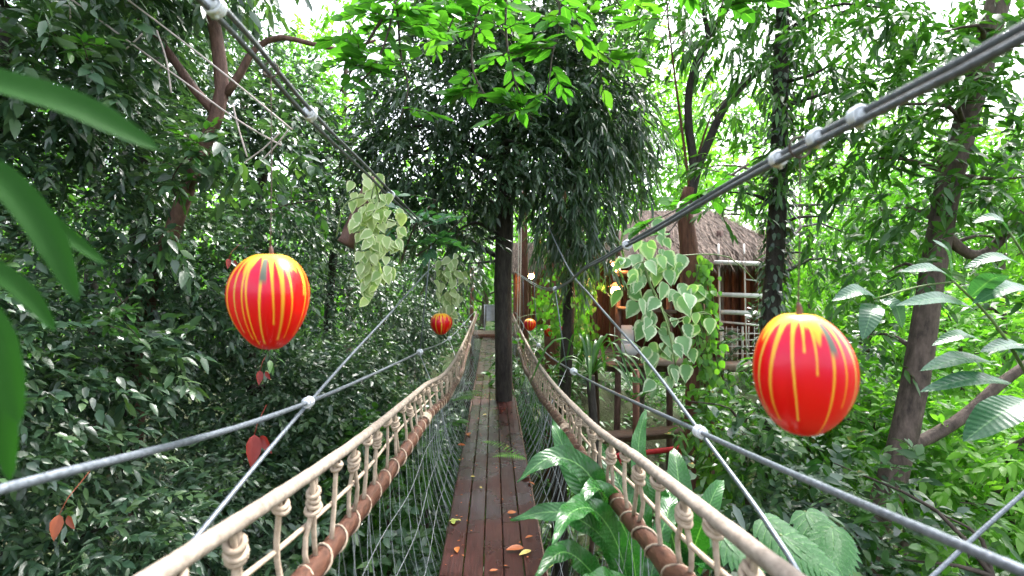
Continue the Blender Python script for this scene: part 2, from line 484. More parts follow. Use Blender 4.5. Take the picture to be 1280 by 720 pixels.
ST1 = ((.42, 1.0),)
ST2 = ((.3, .95), (.68, .74))
ST3 = ((.14, .62), (.36, 1.0), (.62, .86), (.84, .44))


def clump_leaves(mb, clumps, dens, M_, slen, L, W, st, droop=.25, down=-.15, tw=None, upn=.8, jitter=.25, face=None, shell=.45):
    for (c, r) in clumps:
        r = np.asarray(r, float) if np.ndim(r) else np.full(3, float(r))
        area = (r[0] * r[1] + r[1] * r[2] + r[0] * r[2]) / 3
        n = max(3, int(dens * area))
        u = nz(rng.normal(size=(n, 3)))
        if face is not None:      # fewer sprigs on the far side, where nothing can be seen
            k = (u @ np.asarray(face)) > -.35
            u = np.where(k[:, None], u, -u)
        rad = shell + (1 - shell) * rng.random((n, 1)) ** .6
        rad *= 1 + .25 * rng.normal(size=(n, 1)) * (rng.random((n, 1)) < .25)
        a = np.asarray(c) + u * rad * r
        d = u * .8 + rng.normal(size=(n, 3)) * .45; d[:, 2] += down
        sprigs(mb, a, d, M_, slen, L, W, st, droop, tw=tw, upn=upn, jitter=jitter)


def limbs(mb, trunk, clumps, r0=.035, frac=.8, n=6):
    T = np.asarray(trunk)
    for (c, r) in clumps:
        if rng.random() > frac:
            continue
        c = np.asarray(c)
        d = np.linalg.norm(T - c, axis=1) + .8 * np.maximum(0, T[:, 2] - c[2])
        p = T[int(np.argmin(d))]
        m1 = p + (c - p) * .5 + rng.normal(size=3) * .1 * np.linalg.norm(c - p) + np.array([0, 0, .1 * np.linalg.norm(c - p)])
        mb.tube(spline([p, m1, c], n), np.linspace(r0, r0 * .25, n), 6, cap=False, rough=.04)


def tree(name, label, trunk, tr, clumps, leaf, bark, dens, M_, slen, L, W, st=ST2, extra=(), group=None, cat='tree', limb_r=.035,
         limb_frac=.7, bark2=None, face=None, droop=.25, down=-.15, upn=.8, shell=.45, nseg=20, jitter=.25):
    base = np.array(trunk[0], float)
    root = thing(name, label, cat, base, group)
    T = spline(trunk, nseg)
    t = MB(); t.tube(T, np.linspace(tr, tr * .45, nseg) if np.isscalar(tr) else np.interp(np.linspace(0, 1, nseg), np.linspace(0, 1, len(tr)), tr), 12, rough=.035)
    for pts, r in extra:
        t.tube(spline(pts, 14), np.linspace(r[0], r[1], 14), 8, rough=.04, m=1 if bark2 else 0)
    limbs(t, T, clumps, limb_r, limb_frac)
    t.build('trunk', [bark, bark2] if bark2 else bark, root)
    c = MB()
    clump_leaves(c, clumps, dens, M_, slen, L, W, st, droop, down, upn=upn, face=face, shell=shell, jitter=jitter)
    c.build('crown', leaf, root)
    return root


def rclumps(n, xr, yr, zr, rr, gap=0.0):
    o = []
    for _ in range(n):
        o.append((np.array([rng.uniform(*xr), rng.uniform(*yr), rng.uniform(*zr)]), rng.uniform(*rr) * np.array([1, 1, rng.uniform(.7, 1)])))
    return o


# ------------------------------------------------------------------ the bridge
bridge = thing('suspension_bridge', 'narrow hanging footbridge with rope rails, wire netting and a dark wet plank deck', 'footbridge', (0, 0, 0))


def dz(y):
    y = np.asarray(y, float)
    return .10 * np.clip((y - 8) / 6, 0, 1) ** 2


deck = MB()
for y in np.arange(-.9, 14.2, .75):            # cross bearers under the boards
    deck.box((0, y, float(dz(y)) - .075), (.66, .07, .07), bev=.006)
for s in (-1, 1):
    ys = np.linspace(-1, 14.2, 30)
    deck.tube(np.stack([np.full(30, s * .315), ys, dz(ys) - .055], 1), .011, 6)
deck = deck.build('deck', M['timber'], bridge)
edges = np.linspace(-.30, .30, 6)
for i in range(5):
    y = -1.0 - rng.uniform(0, 1.2)
    while y < 14.2:
        ln = rng.uniform(2.8, 4.4); y1 = min(y + ln, 14.25)
        n = 8; ys = np.linspace(y + .004, y1 - .004, n)
        x0, x1 = edges[i] + .0035, edges[i + 1] - .0035
        if i == 0: x0 += rng.uniform(-.02, .015)
        if i == 4: x1 += rng.uniform(-.02, .02)
        h = rng.uniform(-.003, .003); cup = rng.uniform(-.002, .002)
        prof = [(x0, -.034), (x1, -.034), (x1, -.003), (x1 - .004, 0), ((x0 + x1) / 2, cup), (x0 + .004, 0), (x0, -.003)]
        K = len(prof)
        V = np.array([[(px, yy, float(dz(yy)) + pz + h) for px, pz in prof] for yy in ys])
        ix = np.arange(n * K).reshape(n, K)
        q = np.stack([ix[:-1], ix[1:], np.roll(ix, -1, 1)[1:], np.roll(ix, -1, 1)[:-1]], -1).reshape(-1, 4)[:, ::-1]
        q = q[:, ::-1]
        cap = []
        for r, flip in ((0, 0), (n - 1, 1)):
            for j in range(1, K - 1):
                f = (ix[r, 0], ix[r, j], ix[r, j + 1]); cap.append(f if not flip else f[::-1])
        p = MB(); a = np.zeros((n * K, 3)); a[:, 2] = rng.random()
        p.add(V, q, cap, a)
        # dark nail heads are sunk in the surface
        o = p.build('plank', M['plank'], deck, smooth=False)
        y = y1

RL = [onx(120, 770, -.53), onx(195, 720, -.52), onx(444, 553, -.5), onx(527, 485, -.5), onx(570, 447, -.45), onx(595, 392, -.48), np.array([-.5, 14.6, .86])]
RR = [onx(1060, 775, .5), onx(985, 720, .5), onx(880, 638, .5), onx(796, 572, .5), onx(733, 524, .5), onx(683, 469, .5), onx(660, 432, .5), onx(642, 395, .54), np.array([.56, 14.6, .82])]
PL = [onx(300, 805, -.5), onx(385, 720, -.5), onx(473, 607, -.5), onx(531, 527, -.47), onx(575, 467, -.45), onx(592, 405, -.46), np.array([-.46, 14.3, .72])]
PR = [onx(920, 785, .5), onx(850, 720, .5), onx(772, 627, .5), onx(710, 543, .5), onx(655, 455, .46), onx(643, 405, .5), np.array([.5, 14.3, .70])]
n_bal = 0
far_bal = MB()
for s, R_, P_ in ((-1, RL, PL), (1, RR, PR)):
    rp = spline(R_, 420)
    b = MB()
    if s > 0:
        b.tube(rp, .0165, 15, lobes=3, twist=70, lobe_amp=.16, rnd=.9)
    else:
        b.tube(rp, .0172, 12, lobes=3, twist=45, lobe_amp=.07, rough=.02, rnd=.6)
    hand = b.build('hand_rope', M['rope'], bridge)
    pp = spline(P_, 160)
    pp = pp + np.stack([np.sin(pp[:, 1] * 3.1 + s) * .006, pp[:, 1] * 0, np.sin(pp[:, 1] * 2.3) * .007], 1)
    b = MB(); b.tube(pp, .0325 * (1 + .1 * np.sin(np.arange(160) * .55)), 12, rough=.03)
    rail = b.build('wooden_rail', M['wood_rail'], bridge)
    # cord wound round the wooden rail
    b = MB(); ys = np.arange(.75, 13.5, .004); pc = along_y(pp, ys)
    th = ys * 2 * PI / .165
    hel = pc + np.stack([np.cos(th) * .0335, np.zeros_like(th), np.sin(th) * .0335], 1)
    b.tube(hel[::3], .0042, 5, rnd=.2)
    for y in (1.05, 3.45, 6.2, 9.0):
        c = along_y(pp, np.array([y]))[0]
        for k in range(7):
            a = np.linspace(0, 2 * PI, 17); yy = y + k * .011 * (1 + y * .1)
            b.tube(np.stack([c[0] + np.cos(a) * .0385, np.full(17, yy), c[2] + np.sin(a) * .0385], 1), .0075, 5, cap=False, rnd=rng.random())
    b.build('lashing', M['cord'], rail)
    # a thin line runs along the balusters half way up
    ys = np.linspace(.55, 13.6, 160)
    md = along_y(R_, ys) * .46 + along_y(P_, ys) * .54
    md[:, 0] += s * .012 + .008 * np.sin(ys * 4.0)
    b = MB(); b.tube(md, .0062, 6, lobes=2, twist=120, lobe_amp=.2, rnd=.8)
    b.build('middle_rope', M['cord'], bridge)
    # balusters: two cords with a wrapped knot under the hand rope
    y = .62; k = 0
    while y < 13.4:
        top = along_y(R_, np.array([y]))[0]; ln = rng.uniform(-.03, .05)
        bot = along_y(P_, np.array([y + ln]))[0]
        near = y < 8.6
        bb = MB() if near else far_bal
        seg = 7 if near else 4
        rd = rng.random(); kx = rng.uniform(.35, .55) if k % 2 == 0 else .12
        kp = top + (bot - top) * (kx * .62)
        for e in (-1, 1):
            if k % 2 == 1 and e == 1 and near:
                continue
            mid = (kp + bot) / 2 + np.array([rng.normal() * .008, e * .02 + rng.normal() * .012, 0])
            end = bot + np.array([0, e * .03, .02])
            pth = spline([top + [0, e * .017, .012], kp + [0, e * .005, 0], mid, end], seg)
            bb.tube(pth, .0068 if near else .006, 6 if near else 4, lobes=2 if near else 0, twist=140, lobe_amp=.2, rnd=rd)
        if near:
            lo, hi, nk = (.5, 1.0, 4) if k % 2 == 0 else (.45, 1.0, 2)
            ax = nz(kp - top)
            for q in range(nk):
                c = top + (kp - top) * (lo + (hi - lo) * q / (nk - 1)) + np.array([0, 0, -.012])
                a = np.linspace(0, 2 * PI, 13); rr = .0145 + .0085 * rng.random()
                wob = rng.normal() * .6
                bb.tube(np.stack([c[0] + np.cos(a) * rr * .8, c[1] + np.sin(a) * rr, c[2] + np.sin(a + wob) * .009], 1), .0072, 6, cap=False, rnd=rng.random())
            bb.build('baluster_rope', M['cord'], hand); n_bal += 1
        y += rng.uniform(.17, .225) * (1 if near else 1.25); k += 1
    # wire netting from the rail down to the deck edge
    b = MB(); ys = np.arange(.35, 13.2, .19)
    top = along_y(P_, np.arange(.2, 14, .02))

    def net(u, v):      # u along y, v 0 at the rail 1 at the deck
        t = np.array([np.interp(u, top[:, 1], top[:, 0]), u, np.interp(u, top[:, 1], top[:, 2])])
        d = np.array([s * .325, u, float(dz(u)) - .03])
        p = t * (1 - v) + d * v
        p[0] += s * .05 * math.sin(PI * v) * (1 + .4 * math.sin(u * 1.7)); return p
    for y in ys:
        wr = .0011 if y < 4 else .0014
        j = rng.normal(size=5) * .01
        for dgn in (-1, 1):
            pts = [net(min(max(y + dgn * .24 * v + j[i] * (1 if 0 < i < 4 else 0), .25), 13.8), v) for i, v in enumerate(np.linspace(.03, 1, 5))]
            b.tube(spline(pts, 7), wr, 4, cap=False)
        if rng.random() < .45:
            yb = y + rng.normal() * .05
            b.tube(spline([net(min(max(yb + rng.normal() * .015, .25), 13.8), v) for v in np.linspace(0, 1, 4)], 6), .0026, 5, cap=False)
    for v in (.28, .55, .8):
        b.tube(np.array([net(u, v + .02 * math.sin(u * 5)) for u in np.linspace(.4, 13.6, 90)]), .0019, 4, cap=False)
    b.build('wire_net', M['wire'], bridge)
fb = far_bal.build('baluster_rope', M['cord'], bridge); fb['kind'] = 'stuff'


def clamp(parent, p, ax, r=.016, ln=.035):
    b = MB(); ax = nz(ax); p = np.asarray(p)
    b.tube(spline([p - ax * ln, p - ax * ln * .5, p + ax * ln * .4, p + ax * ln], 9), r * (.75 + .25 * np.sin(np.arange(9) * 1.6)) , 8)
    u = nz(np.cross(ax, [0, 0, 1.0])); w_ = np.cross(ax, u)
    a = np.linspace(0, 2 * PI, 13)
    for k in (-.6, .0, .55):
        b.tube(p + ax * k * ln + np.outer(np.cos(a) * r * 1.15, u) + np.outer(np.sin(a) * r * 1.15, w_), r * .32, 5, cap=False)
    b.tube([p - w_ * r * 1.6, p + u * r * .4 + w_ * r * 1.7], r * .3, 5)
    b.build('cable_clamp', M['clamp'], parent)


ML = [np.array([-.62, .2, 2.31]), onx(265, 5, -.6), onx(380, 135, -.6), onx(460, 215, -.6), onx(548, 300, -.6), np.array([-.6, 14.5, 1.95])]
MR = [np.array([.62, .2, 2.02]), onx(1280, 40, .6), onx(1075, 145, .6), onx(970, 200, .6), onx(890, 245, .6), onx(740, 330, .6), np.array([.6, 6.2, 1.60]), np.array([.6, 14.5, 1.95])]
for pts, off_, cl in ((ML, .013, (1.1, 1.67, 3.0, 5.25)), (MR, .012, (.84, .95, 1.08, 2.3, 5.0))):
    c = spline(pts, 160); b = MB()
    for sg in (-1, 1):
        o_ = c.copy(); o_[:, 2] += sg * off_ * .8 + .002 * np.sin(c[:, 1] * 6); o_[:, 0] += sg * off_ * .5
        b.tube(o_, .0062, 10, lobes=6, twist=110, lobe_amp=.12)
    mc = b.build('main_cable', M['dark_cable'], bridge)
    for y in cl:
        p = along_y(pts, np.array([y - .01, y, y + .01])); clamp(mc, p[1], p[2] - p[0], (.0125 if y < 1.2 and off_ < .0125 else .016), (.010 if off_ < .0125 else .015))
SL = [np.array([-.75, .25, 1.47]), onx(0, 612, -.75), onx(385, 503, -.75), onx(525, 440, -.72), onx(565, 420, -.65), np.array([-.57, 14.2, .78])]
SR = [np.array([.75, .25, 1.36]), onx(1280, 715, .75), onx(875, 540, .75), onx(718, 465, .72), onx(672, 430, .65), np.array([.6, 14.2, .8])]
for pts, cl, s in ((SL, (2.07, 5.0, 7.6, 10.5), -1), (SR, (1.86, 4.6, 7.4, 10.3), 1)):
    c = spline(pts, 140); b = MB()
    b.tube(c, .0082, 10, lobes=6, twist=110, lobe_amp=.12)
    sc = b.build('side_cable', M['steel_cable'], bridge)
    for y in cl:
        p = along_y(pts, np.array([y - .01, y, y + .01])); clamp(sc, p[1], p[2] - p[0], .016 if y < 3 else .022, .026 if y < 3 else .04)
    # hanger wires from the upper cable to the side cable, and net ties from the rail to it
    Mx = ML if s < 0 else MR
    for y in (5.0, 7.6, 10.5):
        p0 = along_y(Mx, np.array([y]))[0]; p1 = along_y(pts, np.array([y]))[0]
        b = MB(); b.tube([p0, (p0 + p1) / 2, p1], .006, 6); b.build('hanger_wire', M['steel_cable'], bridge)
    for y in (4.9, 7.5, 10.4):
        p0 = along_y(pts, np.array([y + .05]))[0]; p1 = along_y(PL if s < 0 else PR, np.array([y - .25]))[0]
        p2 = np.array([s * .32, y - .4, -.03])
        b = MB(); b.tube([p0, p1 + [s * .036, 0, 0], p2], .004, 5); b.build('tie_wire', M['wire'], bridge)
# crossing stays
b = MB(); b.tube(spline([onx(195, 730, -.76), onx(230, 690, -.76), onx(385, 505, -.76), onx(480, 400, -.76), onx(552, 326, -.76), np.array([-.7, 11.5, 1.15 + .0]) + [0, 0, .9]], 60), .0068, 8, lobes=6, twist=120, lobe_amp=.12)
b.build('stay_cable', M['steel_cable'], bridge)
b = MB(); b.tube(spline([onx(1015, 745, .76), onx(960, 655, .76), onx(876, 541, .76), onx(805, 447, .76), onx(740, 372, .74), onx(705, 325, .72), onx(670, 247, .7)], 60), .0068, 8, lobes=6, twist=120, lobe_amp=.12)
b.build('stay_cable', M['steel_cable'], bridge)
b = MB(); b.tube(spline([at(1150, 735, 1.9), at(1225, 665, 1.95), at(1300, 598, 2.0)], 20), .0075, 8, lobes=6, twist=120, lobe_amp=.12)
tag(b.build('guy_wire', M['steel_cable']), 'short grey guy wire slanting up at the bottom right, beyond the right side cable', 'guy wire')


# ------------------------------------------------------------------ painted coconuts
def coconut(label, p, wd, ht, seed, top, near=True, lean=0.0):
    r = np.random.default_rng(seed)
    root = thing('painted_coconut', label, 'coconut ornament', p, 'painted coconuts hung along the bridge')
    nu, nv = (300, 150) if near else (72, 40)
    th = np.linspace(0, 2 * PI, nu, endpoint=False); ph = np.linspace(.0, PI, nv)
    TH, PH = np.meshgrid(th, ph)
    ridge = 1 + .075 * np.cos(3 * TH + seed) * np.sin(PH) ** 1.5 + .012 * np.cos(7 * TH + seed * 2) * np.sin(PH)
    zc = np.cos(PH)
    for g_ in (.35, 2.2, 4.35):      # husk creases that deepen to the tip
        dd_ = np.abs((TH - g_ - seed + PI) % (2 * PI) - PI); ridge = ridge - .06 * np.exp(-(dd_ / .13) ** 2) * np.sin(PH * .8) ** 2
    prof = np.sin(PH) ** 1.02 * (1 + (.17 if lean == 0 else .05) * zc - .03 * zc * zc)
    zc2 = zc - .07 * np.exp(-((PH) / .22) ** 2) + .05 * np.exp(-((PI - PH) / .25) ** 2)
    X = prof * ridge * np.cos(TH) * wd / 2; Y = prof * ridge * np.sin(TH) * wd / 2; Z = zc2 * ht / 2
    X = X + lean * Z
    V = np.stack([X, Y, Z], -1).reshape(-1, 3) + np.asarray(p)
    ii = np.arange(nu * nv).reshape(nv, nu)
    q = np.stack([ii[:-1], ii[1:], np.roll(ii, -1, 1)[1:], np.roll(ii, -1, 1)[:-1]], -1).reshape(-1, 4)
    # paint: red shell, yellow and orange runs from the stalk end
    c = np.zeros((nv, nu, 3)); c[:] = (.72, .004, .002)
    mg = np.clip(np.cos(TH - 4.6) * 1.4 - .5 + .3 * np.sin(TH * 5 + seed), 0, 1) * np.exp(-((PH - 1.1) / .4) ** 2) * 1.3
    mg = np.clip(mg, 0, 1); c = c * (1 - .5 * mg[..., None]) + np.array([.64, .008, .09]) * .5 * mg[..., None]  # magenta highlight on the upper front, put into the shell colour
    nd = 22
    ang = (np.arange(nd) + r.uniform(-.35, .35, nd)) * 2 * PI / nd
    for a in ang:
        ln = r.uniform(2.0, 3.08) if r.random() < .78 else r.uniform(1.0, 1.8); wdt = r.uniform(.026, .07)
        wob = r.uniform(-.05, .05)
        d = np.abs((TH - a - wob * np.sin(PH * 2.2) + PI) % (2 * PI) - PI)
        wid = wdt * (1.0 + 1.0 * np.exp(-PH / .55)) * (.42 + .22 * np.exp(-((PH - ln) / .1) ** 2) + .55 * np.clip(1 - PH / ln, 0, 1)) / np.maximum(np.sin(PH), .25)
        mk = np.clip((wid - d) / .018, 0, 1) * np.clip((ln - PH) / .04, 0, 1)
        colr = [(.86, .36, .02), (.80, .20, .01), (.86, .45, .05), (.78, .26, .02), (.50, .36, .10)][r.integers(0, 5)]
        colr = np.array(colr)
        gr = np.clip(PH / ln, 0, 1)[..., None] ** 1.5
        c = c * (1 - mk[..., None]) + (np.array([.88, .50, .04]) * (1 - gr) + colr * gr) * mk[..., None]
    edge = .72 + .16 * np.sin(TH * 4 + seed) + .12 * np.sin(TH * 9 + 2 * seed) + .08 * np.sin(TH * 23 + seed)
    mk = np.clip((edge - PH) / .1, 0, 1)[..., None]
    yel = np.array([.86, .50, .03]) * (1 - .35 * np.sin(TH * 13 + seed)[..., None] ** 2 * np.array([0, .7, .5]))
    c = c * (1 - .92 * mk) + yel * .92 * mk
    d = np.abs((TH - 4.95 + PI) % (2 * PI) - PI)
    mk = (np.clip((.10 - d) / .03, 0, 1) * np.clip((PH - .55) / .05, 0, 1) * np.clip((1.25 - PH) / .15, 0, 1))[..., None] if near else 0
    c = c * (1 - mk) + np.array([.13, .14, .10]) * mk
    b = MB(); b.add(V, q, None, None, 0, np.concatenate([c.reshape(-1, 3), np.ones((nu * nv, 1))], 1))
    sh = b.build('shell', M['paint'], root)
    b = MB()
    tp = np.asarray(p) + [lean * ht * .5, 0, ht * .445]
    b.tube(spline([tp + [0, 0, -.012], tp + [.003, 0, .012], tp + [0, 0, .03]], 6), [.014, .011, .006, .006, .005, .004], 8, rough=.1)
    for k in range(5):
        a = k * 1.26
        b.leaves([tp + [0, 0, -.002]], [[math.cos(a), math.sin(a), -.1]], [[0, 0, 1]], .03, .02, ST2)
    b.build('stalk', M['bark_red'], root)
    b = MB(); b.tube(spline([tp + [0, 0, .02], (tp + top) / 2 + [.002, .001, 0], np.asarray(top)], 10), (.0013 if near else .002), 6, lobes=2, twist=300, lobe_amp=.2)
    a = np.linspace(0, 2 * PI, 13)
    b.tube(np.stack([top[0] + np.cos(a) * .021, np.full(13, top[1]), top[2] + np.sin(a) * .021], 1), .0025, 5, cap=False)
    b.build('cord', M['bark_grey'], root)


pL = onx(338, 377, -.6); pR = onx(1000, 467, .6)
coconut('large red coconut with yellow drips hanging over the left foliage', pL, .205, .266, 3, along_y(ML, np.array([pL[1]]))[0], lean=.0)
coconut('large red coconut with orange drips hanging before the tree house, on the right', pR, .176, .245, 8, along_y(MR, np.array([pR[1]]))[0], lean=-.03)
p = onx(551, 405, -.6); coconut('small red and yellow coconut hanging beside the distant left rail rope', p, .245, .255, 5, along_y(ML, np.array([p[1]]))[0], False)
p = onx(662, 406, .6); coconut('small dark red coconut just right of the tree trunk through the deck', p, .205, .21, 6, along_y(MR, np.array([p[1]]))[0], False)
p = at(686, 414, 9.2); coconut('small pink red coconut half hidden in leaves, middle of three on the right far rail', p, .19, .21, 13, along_y(MR, np.array([p[1]]))[0], False)
p = at(707, 411, 9.6); coconut('small red coconut deep in the leaves, rightmost of the far three', p, .17, .18, 17, along_y(MR, np.array([p[1]]))[0], False)

# ------------------------------------------------------------------ fallen leaves on the deck
FL = [(568, 657, 'fallen_green', .085, 'narrow yellow green leaf lying on the left deck edge'), (573, 651, 'fallen_yellow', .03, 'tiny pale leaf crumb beside the narrow yellow green leaf'),
      (585, 546, 'fallen_orange', .12, 'curled orange leaf on the left boards beside the netting'), (572, 557, 'fallen_orange', .09, 'dark orange leaf against the left netting'),
      (574, 652, 'fallen_green', .075, 'broad yellow green leaf on the second board from left'), (604, 520, 'fallen_yellow', .07, 'pale yellow leaf in the middle of the deck level with the tree trunk'),
      (576, 577, 'fallen_yellow', .05, 'small cream leaf on the left board'), (588, 597, 'fallen_yellow', .045, 'small yellow leaf near the deck middle'),
      (634, 643, 'fallen_orange', .07, 'orange leaf in the middle of the right hand boards'), (664, 690, 'fallen_yellow', .10, 'pale yellow leaf beside an orange one at the lower right'),
      (655, 687, 'fallen_orange', .12, 'flat orange leaf beside the pale one at the lower right'), (666, 672, 'fallen_orange', .06, 'small orange leaf by the right netting'),
      (652, 600, 'fallen_orange', .11, 'rust orange leaf against the fern at the right deck edge'), (660, 604, 'fallen_orange', .08, 'red orange leaf at the fern foot'),
      (622, 470, 'fallen_yellow', .07, 'pale speck of leaf far along the deck'), (600, 610, 'fallen_yellow', .04, 'tiny yellow leaf on the middle board'),
      (571, 686, 'fallen_orange', .07, 'faded orange leaf on the left boards near the bottom'), (676, 715, 'fallen_green', .10, 'olive leaf at the bottom right corner of the deck'),
      (612, 716, 'fallen_orange', .05, 'small brown orange leaf at the bottom of the deck'), (636, 560, 'fallen_yellow', .045, 'yellow leaf in front of the tree trunk')]
for px, py, mt, ln, lb in FL:
    y = EYE * 640 / (py - 350); x = (px - 617) * y / 640
    b = MB(); a = rng.uniform(0, 2 * PI)
    b.leaves([[x, y, .012 + float(dz(y))]], [[math.cos(a), math.sin(a), .08]], [[rng.normal() * .15, rng.normal() * .15, 1]], ln, ln * rng.uniform(.4, .55), ST3, fold=rng.uniform(.1, .35), droop=.08)
    tag(b.build('fallen_leaf', M[mt]), lb, 'leaf', 'fallen leaves on the deck')

k = 170; yy = rng.uniform(2.2, 12, k) ; xx = rng.choice([-1, 1], k) * .3 * rng.random(k) ** .5
b = MB(); a = rng.uniform(0, 2 * PI, k)
b.leaves(np.stack([xx, yy, dz(yy) + .006], 1), np.stack([np.cos(a), np.sin(a), np.zeros(k)], 1), np.tile([0, 0, 1.0], (k, 1)) + rng.normal(size=(k, 3)) * .2, rng.uniform(.01, .032, k), .012, ST1, fold=.2, droop=.05)
tag(b.build('leaf_litter', M['fallen_orange']), 'tiny scattered crumbs of dead leaf on the planks', 'leaf litter', kind='stuff')

# ------------------------------------------------------------------ tree growing through the deck
base = np.array([.16, 7.25, float(gh(.16, 7.25))])
tp = [base, [.15, 7.25, -1.5], [.147, 7.25, .3], [.13, 7.22, 1.6], [.16, 7.2, 2.9], [.1, 7.1, 4.2], [.2, 7.0, 5.6]]
cl = [(at(620, 120, 6.9), (1.0, .8, .7)), (at(520, 190, 6.6), (.75, .7, .6)), (at(560, 110, 6.4), (.9, .8, .6)), (at(690, 110, 6.8), (.8, .8, .6)),
      (at(600, 210, 6.5), (.55, .5, .45)), (at(560, 250, 6.9), (.5, .5, .4)), (at(640, 60, 7.2), (1.2, 1, .6)), (at(655, 180, 6.3), (.5, .5, .45)),
      (at(500, 130, 7.2), (.6, .6, .5)), (at(600, 30, 7.0), (1.0, .9, .5)), (at(715, 50, 7.3), (.8, .8, .5)), (at(620, 250, 7.4), (.4, .35, .25)),
      (at(545, 310, 8.2), (.42, .4, .5)), (at(505, 270, 7.4), (.5, .5, .5)), (at(578, 330, 9.6), (.35, .4, .75)), (at(480, 215, 6.6), (.4, .4, .4)), (at(590, 270, 8.4), (.35, .35, .4)),
      (at(640, -10, 6.8), (1.3, 1, .5)), (at(760, 90, 7.2), (.6, .6, .45)), (at(455, 175, 6.6), (.22, .2, .14)), (at(470, 60, 7), (.3, .3, .16)), (at(800, 120, 7.1), (.25, .2, .14)), (at(570, 290, 6.7), (.22, .2, .2)), (at(600, 300, 7.0), (.14, .14, .22))]
tree('jungle_tree', 'tree whose straight dark trunk grows up through the plank deck, with a wide glinting crown', tp, [.15, .135, .125, .12, .125, .10, .06], cl, M['canopy_leaf'], M['bark_dark'],
     640, 9, .26, .088, .036, limb_frac=.8, limb_r=.04, droop=.3, down=-.3, nseg=30, upn=.8)
b0 = np.array([1.15, 8.6, float(gh(1.15, 8.6))])
cl = [(at(735, 180, 6.8), (.45, .45, .7)), (at(765, 150, 7.0), (.5, .5, .5)), (at(702, 235, 6.8), (.36, .36, .6)), (at(738, 265, 7.0), (.34, .36, .6)), (at(700, 295, 7.2), (.28, .3, .4)), (at(748, 310, 7.4), (.22, .25, .3)),
      (at(670, 225, 6.9), (.25, .3, .4)), (at(720, 130, 7.0), (.6, .5, .5)), (at(785, 180, 7.2), (.3, .3, .4)), (at(805, 215, 7.2), (.14, .14, .3)), (at(770, 250, 7.2), (.12, .12, .35)), (at(715, 335, 7.3), (.12, .14, .25)), (at(820, 160, 7.3), (.2, .2, .14))]
tree('weeping_tree', 'dark weeping tree drooping in strands to the right of the deck trunk', [b0, b0 + [-.05, -.2, 2.6], b0 + [0, -.6, 4.6], [1.2, 7.3, 4.2]], [.12, .11, .09, .05], cl, M['canopy_leaf'], M['bark_dark'],
     520, 10, .34, .12, .03, limb_frac=.9, limb_r=.03, droop=.6, down=-.9, nseg=24, upn=.4)

# ------------------------------------------------------------------ left wall of trees
FACE = np.array([.85, -.5, .1])


def xface(y):
    return float(np.interp(y, [1, 2.5, 5, 8, 12, 15], [-2.9, -2.6, -2.3, -1.75, -1.25, -1.0]))


def wall_tree(label, yc, dy, ztop, n, zlo=-2.8, depth=1.5, leaf='dark_leaf', dens=330, L=.068, W=.035, push=0.0, st=ST2, slen=.26, group='dense trees left of the bridge'):
    cl = []
    for _ in range(n):
        y = yc + rng.uniform(-dy, dy); xf = xface(y) - push
        z = rng.uniform(zlo, ztop); r = rng.uniform(.45, .78)
        bulge = .35 * math.sin(z * 1.7 + yc * 2.1)
        low = .55 * np.clip((.2 - z) / 2.0, 0, 1)
        cl.append((np.array([xf - r * .8 - rng.random() ** 1.6 * depth + bulge + low, y, z]), np.array([r, r, r * rng.uniform(.65, .95)])))
    xb = xface(yc) - 1.3 - push
    b0 = np.array([xb, yc, float(gh(xb, yc)) - .05])
    tr = [b0, b0 + [.1, .05, 2.2], b0 + [.0, -.1, 4.0], b0 + [.15, .1, max(5.5, ztop - b0[2] - .5)]]
    return tree('broadleaf_tree', label, tr, .13, cl, M[leaf], M['bark_dark'], dens, 9, slen, L, W, st=st, face=FACE, group=group, limb_frac=.5, limb_r=.03)


wall_tree('dense dark glossy tree filling the left edge behind the long blade leaves', 2.5, .75, 3.6, 34)
wall_tree('dense dark tree with shiny leaves between the blade leaves and the large left coconut', 3.7, .8, 4.2, 40, L=.082, W=.03, dens=300, slen=.3)
wall_tree('dense shiny leaved tree directly behind the large left coconut', 5.1, .95, 4.6, 44)
wall_tree('dark leafy tree standing just left of the variegated vine on its log', 6.9, 1.1, 4.4, 46, L=.09, W=.042, dens=220)
wall_tree('dark leafy tree behind the variegated vine and the small left coconut', 9.0, 1.2, 3.6, 44, L=.08, W=.04, dens=250)
wall_tree('shadowy tree hemming the far left end of the bridge', 11.8, 1.5, 3.3, 42, L=.095, W=.045, dens=190)
# taller trees behind them
for (yc, dy, push, zt, zlo, lf, lb) in ((4.0, 1.6, 2.6, 6.2, 1.2, 'mid_leaf', 'tall mid green tree rising at the upper left behind the forked red trunk'),
                                         (7.6, 1.8, 2.8, 7.0, .5, 'mid_leaf', 'tall green tree behind the curved grey branch at the upper left')):
    wall_tree(lb, yc, dy, zt, 40, zlo, 2.0, lf, 140, .10, .045, push, group='taller trees behind the left wall of foliage')

